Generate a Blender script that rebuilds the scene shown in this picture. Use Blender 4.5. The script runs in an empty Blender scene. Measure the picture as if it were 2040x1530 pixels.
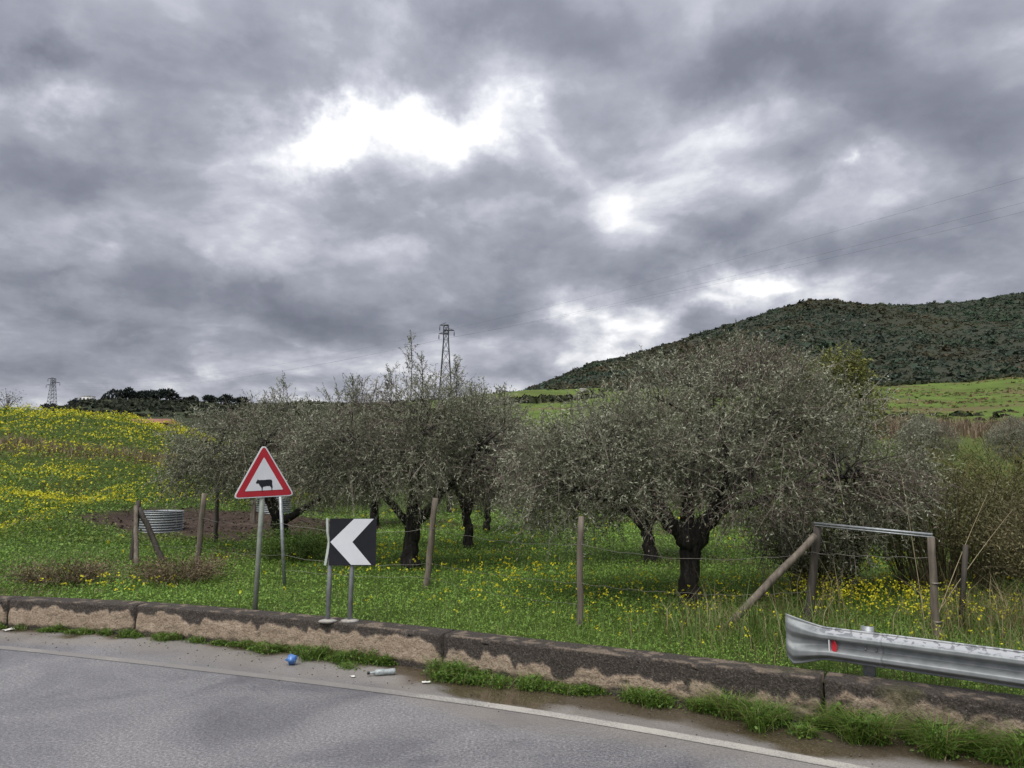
import bpy, math, random
import numpy as np
from mathutils import Vector, Matrix

# ------------------------------------------------------------------ camera, world, sun, exposure
scene = bpy.context.scene
R = math.radians
cam_data = bpy.data.cameras.new('camera')
cam = bpy.data.objects.new('camera', cam_data)
scene.collection.objects.link(cam)
cam.location = (0, 0, 2.3)
cam.rotation_euler = (R(90 + 6.11), 0, 0)
cam_data.sensor_width = 36.0
cam_data.lens = 36.0 * 1541 / 2040
cam_data.clip_start, cam_data.clip_end = 0.05, 8000
scene.camera = cam
vs = scene.view_settings
vs.view_transform, vs.look, vs.gamma, vs.use_curve_mapping = 'Standard', 'None', 1.0, False
vs.exposure = 1.2

SUN_AZ, SUN_EL = -150.0, 56.0         # high behind the cloud cover
CLOUD_GAIN = 0.435
world = bpy.data.worlds.new('World')
scene.world = world
world.use_nodes = True


def build_world():
    nt = world.node_tree
    nt.nodes.clear()
    n, l = nt.nodes, nt.links

    def nd(t, **k):
        x = n.new(t)
        for a, b in k.items():
            setattr(x, a, b)
        return x

    def val(sock, v):
        if hasattr(v, 'is_linked'):
            l.new(v, sock)
        else:
            sock.default_value = v

    def mth(op, a, b=0.0, c=0.0, clamp=False):
        x = nd('ShaderNodeMath', operation=op, use_clamp=clamp)
        for s, v in zip(x.inputs, (a, b, c)):
            val(s, v)
        return x.outputs[0]

    tc = nd('ShaderNodeTexCoord')
    sep = nd('ShaderNodeSeparateXYZ')
    l.new(tc.outputs['Generated'], sep.inputs[0])
    X, Y, Z = sep.outputs
    zc = mth('MAXIMUM', Z, 0.0)
    den = mth('ADD', zc, 0.30)
    comb = nd('ShaderNodeCombineXYZ')
    val(comb.inputs[0], mth('DIVIDE', X, den))
    val(comb.inputs[1], mth('DIVIDE', Y, den))
    deck = comb.outputs[0]                       # point on the cloud deck overhead

    def noise(vec, scale, detail, rough, dist, w):
        x = nd('ShaderNodeTexNoise', noise_dimensions='4D')
        l.new(vec, x.inputs['Vector'])
        for k, v in (('Scale', scale), ('Detail', detail), ('Roughness', rough), ('Distortion', dist), ('W', w)):
            x.inputs[k].default_value = v
        return x
    n1 = noise(deck, 1.15, 7, 0.52, 0.35, 3.1)    # cloud masses
    n2 = noise(deck, 2.7, 9, 0.58, 0.25, 7.7)    # billows
    nw = noise(tc.outputs['Generated'], 5.5, 6, 0.6, 0.0, 1.3)   # ragged edges
    # azimuth and elevation in degrees, broken up by noise
    az = mth('MULTIPLY', mth('ARCTAN2', X, Y), 180 / math.pi)
    el = mth('MULTIPLY', mth('ARCSINE', Z), 180 / math.pi)
    sc = nd('ShaderNodeSeparateColor')
    l.new(nw.outputs['Color'], sc.inputs[0])
    azw = mth('MULTIPLY_ADD', mth('SUBTRACT', sc.outputs[0], 0.5), 22.0, az)
    elw = mth('MULTIPLY_ADD', mth('SUBTRACT', sc.outputs[1], 0.5), 13.0, el)
    ae = nd('ShaderNodeCombineXYZ')
    val(ae.inputs[0], azw)
    val(ae.inputs[1], elw)
    # cloud masses and thin openings in the overcast: azimuth, elevation, radii, tilt, thinness
    masses = [
        (-14.0, 23.2, 12.5, 4.6, 8, .58), (-10.5, 24.4, 8, 2.6, 12, .30), (-5.8, 25.2, 5.2, 2.8, 0, .42), (-2.7, 23.4, 5.0, 4.0, 60, .45), (0, 21, 28, 9, 0, .06),
        (1.6, 24.6, 5.2, 6.5, 0, .26), (7.5, 22.6, 5.2, 5.2, 0, .02), (15.1, 22.4, 11, 5.2, -10, .10),
        (6.8, 10.2, 14, 4.6, 12, .50), (16, 11.0, 14, 3.2, 12, .36), (25.2, 19.3, 3.4, 1.9, -25, .3),
        (-0.8, 31.6, 22, 6.0, 0, -.38), (20.2, 26.6, 20, 4.6, -8, -.42), (15.2, 15.4, 24, 4.6, 0, -.34),
        (26.3, 22.0, 11, 5.4, 0, -.2), (-22.9, 26.0, 13, 4.6, 20, -.14), (-34.4, 25.0, 7, 2.2, 30, -.34),
        (-28.5, 12.1, 17, 3.8, 0, -.34), (-32.3, 18.1, 14, 2.6, 0, -.2), (31.8, 21.0, 7, 10, 0, -.14),
        (-15.9, 11.7, 11, 2.2, 0, -.2), (-32.5, 22.3, 11, 2.6, 10, .24), (-3, 17.5, 17, 7, 0, .16),
        (-4.5, 10.6, 9, 2.2, 0, .16), (30, 10, 12, 2.5, 0, -.1), (-15, 5.0, 55, 6.0, 0, .26), (-24, 20.5, 16, 2.6, -12, .14)]
    acc = None
    for a, e, ra, re_, rot, w in masses:
        mp = nd('ShaderNodeMapping', vector_type='TEXTURE')
        l.new(ae.outputs[0], mp.inputs['Vector'])
        mp.inputs['Location'].default_value = (a, e, 0)
        mp.inputs['Rotation'].default_value = (0, 0, R(rot))
        mp.inputs['Scale'].default_value = (ra, re_, 1)
        g = nd('ShaderNodeTexGradient', gradient_type='QUADRATIC_SPHERE')
        l.new(mp.outputs[0], g.inputs[0])
        acc = mth('MULTIPLY_ADD', g.outputs['Fac'], w, acc if acc is not None else 0.0)
    n3 = noise(deck, 6.0, 8, 0.6, 0.5, 4.4)      # shreds along the cloud edges
    # the side of every billow that faces the brighter sky is lighter
    sh = nd('ShaderNodeVectorMath', operation='ADD')
    l.new(deck, sh.inputs[0])
    sh.inputs[1].default_value = (-.05, .16, 0)
    n1b = noise(sh.outputs[0], 1.15, 7, 0.52, 0.35, 3.1)
    n2b = noise(sh.outputs[0], 2.7, 9, 0.58, 0.25, 7.7)
    relief = mth('ADD', mth('MULTIPLY', mth('SUBTRACT', n1b.outputs['Fac'], n1.outputs['Fac']), 1.7),
                 mth('MULTIPLY', mth('SUBTRACT', n2b.outputs['Fac'], n2.outputs['Fac']), .8))
    v = mth('MULTIPLY_ADD', mth('SUBTRACT', n1.outputs['Fac'], 0.5), 0.62, 0.615)
    # rounded billows: soft cells pushed about by the noise
    wob = nd('ShaderNodeVectorMath', operation='MULTIPLY_ADD')
    l.new(n2.outputs['Color'], wob.inputs[0])
    wob.inputs[1].default_value = (.55, .55, 0)
    l.new(deck, wob.inputs[2])
    vo = nd('ShaderNodeTexVoronoi', feature='SMOOTH_F1', voronoi_dimensions='2D')
    l.new(wob.outputs[0], vo.inputs['Vector'])
    for k, x in (('Scale', 2.6), ('Detail', 3.0), ('Roughness', .5), ('Smoothness', .55), ('Randomness', 1.0)):
        vo.inputs[k].default_value = x
    puff = mth('MULTIPLY', mth('SUBTRACT', .42, vo.outputs['Distance']), .42)
    v = mth('ADD', v, puff)
    v = mth('ADD', v, relief)
    v = mth('MULTIPLY_ADD', mth('SUBTRACT', n2.outputs['Fac'], 0.5), 0.62, v)
    v = mth('MULTIPLY_ADD', mth('SUBTRACT', n3.outputs['Fac'], 0.5), 0.24, v)
    torn = mth('ADD', mth('MULTIPLY', n2.outputs['Fac'], 1.5), mth('MULTIPLY_ADD', n3.outputs['Fac'], 1.1, -.3))
    v = mth('MULTIPLY_ADD', acc, torn, v, clamp=True)
    ramp = nd('ShaderNodeValToRGB')
    l.new(v, ramp.inputs[0])
    els = ramp.color_ramp.elements
    stops = [(0.0, (.185, .197, .245)), (0.25, (.250, .264, .320)), (0.48, (.37, .386, .450)),
             (0.66, (.56, .57, .64)), (0.82, (.85, .86, .90)), (1.0, (1.25, 1.25, 1.25))]
    while len(els) < len(stops):
        els.new(0.5)
    for e, (p, c) in zip(els, stops):
        e.position = p
        e.color = (*c, 1)
    # an overcast sky brightens evenly from the horizon to the zenith
    lift = mth('MULTIPLY_ADD', zc, 0.75, 0.84)
    lit = nd('ShaderNodeMixRGB', blend_type='MULTIPLY')
    lit.inputs[0].default_value = 1
    l.new(ramp.outputs[0], lit.inputs[1])
    val(lit.inputs[2], lift)
    bg_c = nd('ShaderNodeBackground')
    l.new(lit.outputs[0], bg_c.inputs[0])
    bg_c.inputs[1].default_value = CLOUD_GAIN
    sky = nd('ShaderNodeTexSky', sky_type='NISHITA', sun_disc=False)
    sky.sun_elevation, sky.sun_rotation = R(SUN_EL), R(SUN_AZ)
    bg_s = nd('ShaderNodeBackground')
    l.new(sky.outputs[0], bg_s.inputs[0])
    bg_s.inputs[1].default_value = 0.05
    mix = nd('ShaderNodeMixShader')
    mix.inputs[0].default_value = 0.97           # almost closed overcast
    l.new(bg_s.outputs[0], mix.inputs[1])
    l.new(bg_c.outputs[0], mix.inputs[2])
    out = nd('ShaderNodeOutputWorld')
    l.new(mix.outputs[0], out.inputs[0])
    world.cycles.sampling_method = 'MANUAL'
    world.cycles.sample_map_resolution = 512


build_world()
sun_d = bpy.data.lights.new('sun', 'SUN')
sun_d.energy, sun_d.angle, sun_d.color = 1.5, R(50), (1.0, 0.96, 0.9)
sun = bpy.data.objects.new('sun', sun_d)
scene.collection.objects.link(sun)
sd = Vector((math.sin(R(SUN_AZ)) * math.cos(R(SUN_EL)), math.cos(R(SUN_AZ)) * math.cos(R(SUN_EL)), math.sin(R(SUN_EL))))
sun.rotation_euler = sd.to_track_quat('Z', 'Y').to_euler()
sun.location = (0, 0, 60)
scene.cycles.max_bounces = 6
scene.cycles.diffuse_bounces = 3
scene.cycles.glossy_bounces = 2
scene.cycles.transmission_bounces = 3

# ------------------------------------------------------------------ helpers
C = scene.collection
rng = np.random.default_rng(11)


def hash2(ix, iy, seed):
    h = (ix.astype(np.int64) * 374761393 + iy.astype(np.int64) * 668265263 + seed * 974711) & 0x7fffffff
    h = (h ^ (h >> 13)) * 1274126177 & 0x7fffffff
    return ((h ^ (h >> 16)) & 0xffff) / 65535.0


def vnoise(x, y, seed=0):
    x, y = np.asarray(x, float), np.asarray(y, float)
    ix, iy = np.floor(x), np.floor(y)
    fx, fy = x - ix, y - iy
    fx, fy = fx * fx * (3 - 2 * fx), fy * fy * (3 - 2 * fy)
    a, b = hash2(ix, iy, seed), hash2(ix + 1, iy, seed)
    c, d = hash2(ix, iy + 1, seed), hash2(ix + 1, iy + 1, seed)
    return (a * (1 - fx) + b * fx) * (1 - fy) + (c * (1 - fx) + d * fx) * fy


def fbm(x, y, seed=0, oct=4):
    s, a, t = 0, 1.0, 0
    for o in range(oct):
        s = s + a * vnoise(np.asarray(x) * 2 ** o, np.asarray(y) * 2 ** o, seed + o * 17)
        t += a
        a *= 0.5
    return s / t


def norm(v):
    return v / np.maximum(np.linalg.norm(v, axis=-1, keepdims=True), 1e-9)


def mk(name, V, quads=None, tris=None, mat=None, tint=None, parent=None, smooth=False, ngons=None):
    me = bpy.data.meshes.new(name)
    V = np.asarray(V, np.float32)
    if ngons is not None:
        me.from_pydata([tuple(map(float, v)) for v in V], [], ngons)
    else:
        idx, st, tot = [], [], 0
        for F, k in ((quads, 4), (tris, 3)):
            if F is None or len(F) == 0:
                continue
            F = np.asarray(F, np.int32)
            idx.append(F.reshape(-1))
            st.append(tot + np.arange(len(F)) * k)
            tot += F.size
        idx, st = np.concatenate(idx), np.concatenate(st)
        me.vertices.add(len(V))
        me.vertices.foreach_set('co', V.reshape(-1))
        me.loops.add(len(idx))
        me.loops.foreach_set('vertex_index', idx.astype(np.int32))
        me.polygons.add(len(st))
        me.polygons.foreach_set('loop_start', st.astype(np.int32))
        me.update(calc_edges=True)
    if tint is not None:
        at = me.attributes.new('tint', 'FLOAT_COLOR', 'POINT')
        t4 = np.ones((len(V), 4), np.float32)
        t4[:, :3] = tint
        at.data.foreach_set('color', t4.reshape(-1))
    if smooth:
        me.polygons.foreach_set('use_smooth', np.ones(len(me.polygons), bool))
    if mat:
        me.materials.append(mat)
    me.validate()
    o = bpy.data.objects.new(name, me)
    C.objects.link(o)
    if parent:
        o.parent = parent
    return o


class MB:
    """collects quads and triangles, built as one mesh object"""
    def __init__(self):
        self.V, self.Q, self.T, self.K, self.n = [], [], [], [], 0

    def add(self, V, quads=None, tris=None, tint=None):
        V = np.asarray(V, float).reshape(-1, 3)
        if quads is not None and len(quads):
            self.Q.append(np.asarray(quads) + self.n)
        if tris is not None and len(tris):
            self.T.append(np.asarray(tris) + self.n)
        self.V.append(V)
        if tint is not None:
            self.K.append(np.broadcast_to(np.asarray(tint, float), V.shape))
        self.n += len(V)

    def tube(self, pts, rad, sides=8, caps=True, rough=0.0, seed=0, tint=None):
        P = np.asarray(pts, float)
        rad = np.broadcast_to(np.asarray(rad, float), (len(P),))
        T = norm(np.gradient(P, axis=0))
        up = np.where(np.abs(T[:, 2:3]) > 0.9, np.array([[1.0, 0, 0]]), np.array([[0, 0, 1.0]]))
        up = np.broadcast_to(up[len(up) // 2], T.shape)
        A = norm(np.cross(T, up))
        B = np.cross(T, A)
        th = np.linspace(0, 2 * np.pi, sides, endpoint=False)
        rr = rad[:, None] * np.ones(sides)[None]
        if rough:
            g = np.random.default_rng(seed)
            rr = rr * (1 + rough * (g.random((len(P), sides)) - 0.5) + rough * (g.random(sides)[None] - 0.5))
        V = P[:, None] + rr[..., None] * (np.cos(th)[None, :, None] * A[:, None] + np.sin(th)[None, :, None] * B[:, None])
        m, k = len(P), sides
        i, j = np.meshgrid(np.arange(m - 1), np.arange(k), indexing='ij')
        q = np.stack([i * k + j, i * k + (j + 1) % k, (i + 1) * k + (j + 1) % k, (i + 1) * k + j], -1).reshape(-1, 4)
        V = V.reshape(-1, 3)
        t = []
        if caps:
            V = np.vstack([V, P[0], P[-1]])
            a, b = m * k, m * k + 1
            for j in range(k):
                t.append((a, (j + 1) % k, j))
                t.append((b, (m - 1) * k + j, (m - 1) * k + (j + 1) % k))
        self.add(V, q, t, tint)

    def box(self, c, s, rot=None):
        v = np.array([[x, y, z] for x in (-.5, .5) for y in (-.5, .5) for z in (-.5, .5)]) * np.asarray(s, float)
        if rot is not None:
            v = v @ np.array(rot).T
        self.add(v + np.asarray(c, float), [(0, 1, 3, 2), (4, 6, 7, 5), (0, 4, 5, 1), (2, 3, 7, 6), (0, 2, 6, 4), (1, 5, 7, 3)])

    def beam(self, a, b, w):
        self.tube([a, b], w, 4)

    def build(self, name, mat=None, parent=None, smooth=False):
        return mk(name, np.vstack(self.V), np.vstack(self.Q) if self.Q else None, np.vstack(self.T) if self.T else None,
                  mat, np.vstack(self.K) if self.K else None, parent, smooth)


def empty(name, loc, rz=0):
    o = bpy.data.objects.new(name, None)
    C.objects.link(o)
    o.location = loc
    o.rotation_euler = (0, 0, rz)
    o.empty_display_size = 0.1
    return o


def tag(o, label, cat, group=None, kind=None):
    o['label'], o['category'] = label, cat
    if group:
        o['group'] = group
    if kind:
        o['kind'] = kind
    return o


def setting(o, label=None, cat=None, kind='structure'):
    o['kind'] = kind
    if label:
        o['label'] = label
    if cat:
        o['category'] = cat
    return o


def copy_tree(o, parent=None):
    c = o.copy()
    C.objects.link(c)
    c.parent = parent
    for ch in list(o.children):
        copy_tree(ch, c)
    return c


# ------------------------------------------------------------------ materials
def new_mat(name):
    m = bpy.data.materials.new(name)
    m.use_nodes = True
    nt = m.node_tree
    return m, nt, nt.nodes['Principled BSDF']


def link_noise(nt, scale, detail=4, rough=0.6, coord='Object', vscale=None, dist=0.0):
    tc = nt.nodes.new('ShaderNodeTexCoord')
    nz = nt.nodes.new('ShaderNodeTexNoise')
    nz.inputs['Scale'].default_value = scale
    nz.inputs['Detail'].default_value = detail
    nz.inputs['Roughness'].default_value = rough
    nz.inputs['Distortion'].default_value = dist
    if vscale:
        mp = nt.nodes.new('ShaderNodeMapping')
        mp.inputs['Scale'].default_value = vscale
        nt.links.new(tc.outputs[coord], mp.inputs[0])
        nt.links.new(mp.outputs[0], nz.inputs['Vector'])
    else:
        nt.links.new(tc.outputs[coord], nz.inputs['Vector'])
    return nz.outputs['Fac']


def ramp(nt, fac, stops):
    r = nt.nodes.new('ShaderNodeValToRGB')
    nt.links.new(fac, r.inputs[0])
    e = r.color_ramp.elements
    while len(e) < len(stops):
        e.new(0.5)
    for x, (p, c) in zip(e, stops):
        x.position = p
        x.color = (*c, 1) if len(c) == 3 else c
    return r.outputs[0]


def mixc(nt, fac, a, b, mode='MIX'):
    m = nt.nodes.new('ShaderNodeMixRGB')
    m.blend_type = mode
    for s, v in zip(m.inputs, (fac, a, b)):
        if hasattr(v, 'is_linked'):
            nt.links.new(v, s)
        elif isinstance(v, tuple):
            s.default_value = (*v, 1)
        else:
            s.default_value = v
    return m.outputs[0]


def bump(nt, b, h, strength, dist):
    n = nt.nodes.new('ShaderNodeBump')
    n.inputs['Strength'].default_value = strength
    n.inputs['Distance'].default_value = dist
    nt.links.new(h, n.inputs['Height'])
    nt.links.new(n.outputs[0], b.inputs['Normal'])


def mat_noise(name, stops, scale, rough=0.7, metal=0.0, bmp=None, vscale=None, detail=5, spec=0.5, coord='Object'):
    m, nt, b = new_mat(name)
    f = link_noise(nt, scale, detail, vscale=vscale, coord=coord)
    nt.links.new(ramp(nt, f, stops), b.inputs['Base Color'])
    b.inputs['Roughness'].default_value = rough
    b.inputs['Metallic'].default_value = metal
    b.inputs['Specular IOR Level'].default_value = spec
    if bmp:
        f2 = link_noise(nt, bmp[0], 4, vscale=vscale, coord=coord)
        bump(nt, b, f2, bmp[1], bmp[2])
    return m


def mat_tint(name, rough=0.55, transl=0.0, spec=0.35, nscale=None):
    """base colour from the mesh's own per-piece tint"""
    m, nt, b = new_mat(name)
    at = nt.nodes.new('ShaderNodeAttribute')
    at.attribute_name = 'tint'
    col = at.outputs['Color']
    if nscale:
        f = link_noise(nt, nscale, 4)
        col = mixc(nt, 1.0, col, ramp(nt, f, [(0.3, (.65, .65, .65)), (0.7, (1.2, 1.2, 1.2))]), 'MULTIPLY')
    nt.links.new(col, b.inputs['Base Color'])
    b.inputs['Roughness'].default_value = rough
    b.inputs['Specular IOR Level'].default_value = spec
    if transl:
        t = nt.nodes.new('ShaderNodeBsdfTranslucent')
        nt.links.new(col, t.inputs[0])
        mx = nt.nodes.new('ShaderNodeMixShader')
        mx.inputs[0].default_value = transl
        nt.links.new(b.outputs[0], mx.inputs[1])
        nt.links.new(t.outputs[0], mx.inputs[2])
        nt.links.new(mx.outputs[0], nt.nodes['Material Output'].inputs[0])
    return m


M = {}
M['leaf'] = mat_tint('olive_leaf', 0.5, 0.14, 0.35)
M['herb'] = mat_tint('herb_leaf', 0.5, 0.35, 0.35)
M['petal'] = mat_tint('petal', 0.6, 0.35, 0.2)
M['scrub'] = mat_tint('scrub', 0.8, 0.15, 0.15, 0.9)
M['twig'] = mat_tint('twig', 0.8, 0.0, 0.2)
M['bark'] = mat_noise('bark', [(0.32, (.005, .004, .003)), (0.52, (.018, .015, .012)), (0.66, (.055, .047, .040)), (0.78, (.11, .10, .085))], 20, 0.9, bmp=(24, 1.0, 0.06), vscale=(1, 1, .16))
M['post_wood'] = mat_noise('post_wood', [(0.25, (.06, .05, .04)), (0.55, (.15, .125, .098)), (0.8, (.25, .215, .175))], 22, 0.85, bmp=(40, 0.6, 0.01), vscale=(1, 1, .12))
M['dark_wood'] = mat_noise('dark_wood', [(0.3, (.025, .022, .018)), (0.7, (.075, .062, .05))], 22, 0.85, bmp=(40, 0.6, 0.01), vscale=(1, 1, .12))
M['galv'] = mat_noise('galvanised', [(0.35, (.24, .26, .27)), (0.65, (.36, .38, .39))], 18, 0.5, 0.55, bmp=(60, 0.08, 0.004))
M['green_galv'] = mat_noise('weathered_grey_green_pole', [(0.3, (.20, .23, .19)), (0.7, (.31, .34, .29))], 12, 0.5, 0.2)
M['wire'] = mat_noise('wire', [(0.3, (.15, .14, .12)), (0.7, (.3, .28, .25))], 30, 0.5, 0.6)
M['sign_white'] = mat_noise('sign_white', [(0.3, (.60, .625, .66)), (0.75, (.68, .70, .73))], 6, 0.4)
M['sign_red'] = mat_noise('sign_red', [(0.3, (.36, .012, .022)), (0.75, (.43, .020, .032))], 6, 0.4)
M['sign_black'] = mat_noise('sign_black', [(0.3, (.006, .007, .010)), (0.75, (.014, .015, .020))], 8, 0.35)
M['sign_back'] = mat_noise('sign_back', [(0.3, (.42, .46, .42)), (0.7, (.58, .62, .58))], 8, 0.5, 0.2)
M['concrete'] = mat_noise('pale_concrete', [(0.3, (.20, .19, .17)), (0.7, (.42, .40, .37))], 20, 0.85, bmp=(60, 0.6, 0.01))
M['rock'] = mat_noise('rock', [(0.3, (.10, .10, .095)), (0.7, (.19, .185, .175))], 1.5, 0.9)
M['steel'] = mat_noise('pylon_steel', [(0.3, (.05, .05, .055)), (0.7, (.11, .11, .115))], 3, 0.6, 0.4)
M['cable'] = mat_noise('cable', [(0.3, (.03, .03, .035)), (0.7, (.06, .06, .065))], 3, 0.6)
M['roof_tile'] = mat_noise('roof_tile', [(0.3, (.22, .09, .06)), (0.7, (.36, .17, .12))], 4, 0.8)
M['render_white'] = mat_noise('render_white', [(0.3, (.55, .55, .53)), (0.7, (.72, .72, .70))], 1, 0.8)
M['window_dark'] = mat_noise('window_dark', [(0.3, (.02, .025, .03)), (0.7, (.04, .045, .05))], 1, 0.15)
M['blue_plastic'] = mat_noise('blue_plastic', [(0.35, (.03, .10, .32)), (0.6, (.10, .24, .55)), (0.75, (.55, .62, .72))], 30, 0.3)
M['clear_plastic'] = mat_noise('clear_plastic', [(0.3, (.20, .23, .23)), (0.7, (.42, .46, .46))], 25, 0.2)
M['paper'] = mat_noise('paper', [(0.3, (.55, .53, .5)), (0.7, (.78, .77, .74))], 20, 0.7)

# road: worn asphalt with a muddy, wet edge (mud mask is stored on the mesh)
def make_road_mat():
    m, nt, b = new_mat('asphalt')
    fine = link_noise(nt, 38, 7, 0.9)
    big = link_noise(nt, 0.55, 5, 0.6, dist=0.6)
    col = ramp(nt, fine, [(0.33, (.035, .035, .040)), (0.5, (.175, .173, .182)), (0.66, (.42, .415, .42))])
    col = mixc(nt, 1.0, col, ramp(nt, big, [(0.34, (.66, .66, .70)), (0.5, (1.0, .99, .98)), (0.66, (1.2, 1.18, 1.15))]), 'MULTIPLY')
    at = nt.nodes.new('ShaderNodeAttribute')
    at.attribute_name = 'tint'
    sp = nt.nodes.new('ShaderNodeSeparateColor')
    nt.links.new(at.outputs['Color'], sp.inputs[0])
    grit = link_noise(nt, 60, 4, 0.7)
    mud = ramp(nt, grit, [(0.3, (.040, .030, .018)), (0.55, (.085, .066, .042)), (0.75, (.17, .145, .11))])
    dust = ramp(nt, grit, [(0.3, (.16, .145, .125)), (0.7, (.33, .30, .27))])
    col = mixc(nt, sp.outputs[2], col, dust)
    col = mixc(nt, sp.outputs[0], col, mud)
    nt.links.new(col, b.inputs['Base Color'])
    wet = ramp(nt, big, [(0.40, (.33, .33, .33)), (0.60, (.64, .64, .64))])
    wet = mixc(nt, sp.outputs[1], wet, (.06, .06, .06))
    nt.links.new(wet, b.inputs['Roughness'])
    hh = mixc(nt, sp.outputs[1], fine, (.5, .5, .5))
    bump(nt, b, hh, 0.6, 0.012)
    return m
M['road'] = make_road_mat()


def make_line_mat():
    m, nt, b = new_mat('worn_road_paint')
    fine = link_noise(nt, 70, 5, 0.8)
    at = nt.nodes.new('ShaderNodeAttribute')
    at.attribute_name = 'tint'
    sp = nt.nodes.new('ShaderNodeSeparateColor')
    nt.links.new(at.outputs['Color'], sp.inputs[0])
    add = nt.nodes.new('ShaderNodeMath')
    add.operation = 'ADD'
    nt.links.new(fine, add.inputs[0])
    nt.links.new(sp.outputs[0], add.inputs[1])
    f = ramp(nt, add.outputs[0], [(0.55, (0, 0, 0)), (0.72, (1, 1, 1))])
    col = mixc(nt, f, (.42, .40, .355), (.20, .19, .18))
    nt.links.new(col, b.inputs['Base Color'])
    b.inputs['Roughness'].default_value = 0.6
    bump(nt, b, fine, 0.3, 0.004)
    return m
M['line'] = make_line_mat()


def make_wall_mat():
    """blackened concrete and rough tan plaster; the share of each is stored on the mesh"""
    m, nt, b = new_mat('weathered_wall')
    at = nt.nodes.new('ShaderNodeAttribute')
    at.attribute_name = 'tint'
    sp = nt.nodes.new('ShaderNodeSeparateColor')
    nt.links.new(at.outputs['Color'], sp.inputs[0])
    f1 = link_noise(nt, 45, 5, 0.7)
    f2 = link_noise(nt, 7, 4, 0.6)
    f3 = link_noise(nt, 90, 3, 0.6)
    dark = ramp(nt, f1, [(0.30, (.015, .012, .010)), (0.50, (.052, .042, .035)), (0.64, (.115, .096, .080)), (0.74, (.20, .175, .15))])
    dark = mixc(nt, ramp(nt, f3, [(0.66, (0, 0, 0)), (0.72, (1, 1, 1))]), dark, (.30, .28, .24))
    plas = ramp(nt, f1, [(0.30, (.11, .082, .058)), (0.46, (.37, .29, .215)), (0.70, (.52, .425, .33))])
    plas = mixc(nt, 1.0, plas, ramp(nt, f2, [(0.3, (.75, .72, .68)), (0.7, (1.1, 1.1, 1.1))]), 'MULTIPLY')
    moss = ramp(nt, f1, [(0.3, (.035, .04, .012)), (0.7, (.13, .12, .055))])
    col = mixc(nt, sp.outputs[0], dark, plas)
    col = mixc(nt, sp.outputs[1], col, moss)
    nt.links.new(col, b.inputs['Base Color'])
    b.inputs['Roughness'].default_value = 0.9
    bump(nt, b, f1, 1.0, 0.03)
    return m
M['wall'] = make_wall_mat()


def make_ground_mat():
    m, nt, b = new_mat('grassland')
    at = nt.nodes.new('ShaderNodeAttribute')
    at.attribute_name = 'tint'
    f = link_noise(nt, 3.0, 6, 0.7)
    col = mixc(nt, 1.0, at.outputs['Color'], ramp(nt, f, [(0.3, (.6, .62, .6)), (0.7, (1.35, 1.3, 1.3))]), 'MULTIPLY')
    nt.links.new(col, b.inputs['Base Color'])
    b.inputs['Roughness'].default_value = 0.95
    b.inputs['Specular IOR Level'].default_value = 0.1
    f2 = link_noise(nt, 9.0, 6, 0.7)
    bump(nt, b, f2, 0.8, 0.08)
    return m
M['ground'] = make_ground_mat()


def make_rail_mat():
    m, nt, b = new_mat('guardrail_zinc')
    f = link_noise(nt, 9, 5, 0.6)
    base = ramp(nt, f, [(0.3, (.17, .185, .19)), (0.7, (.27, .285, .29))])
    flake = link_noise(nt, 16, 3, 0.5, dist=0.8)
    geo = nt.nodes.new('ShaderNodeNewGeometry')
    sp = nt.nodes.new('ShaderNodeSeparateXYZ')
    nt.links.new(geo.outputs['Normal'], sp.inputs[0])
    at = nt.nodes.new('ShaderNodeAttribute')
    at.attribute_name = 'tint'
    s2 = nt.nodes.new('ShaderNodeSeparateColor')
    nt.links.new(at.outputs['Color'], s2.inputs[0])
    pale = ramp(nt, flake, [(0.52, (.42, .435, .45)), (0.56, (.20, .21, .225))])
    col = mixc(nt, s2.outputs[0], base, pale)
    nt.links.new(col, b.inputs['Base Color'])
    b.inputs['Metallic'].default_value = 0.25
    b.inputs['Roughness'].default_value = 0.5
    streak = link_noise(nt, 10, 4, 0.6, vscale=(1, 1, .2))
    bump(nt, b, streak, 0.08, 0.01)
    return m
M['rail'] = make_rail_mat()

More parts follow.
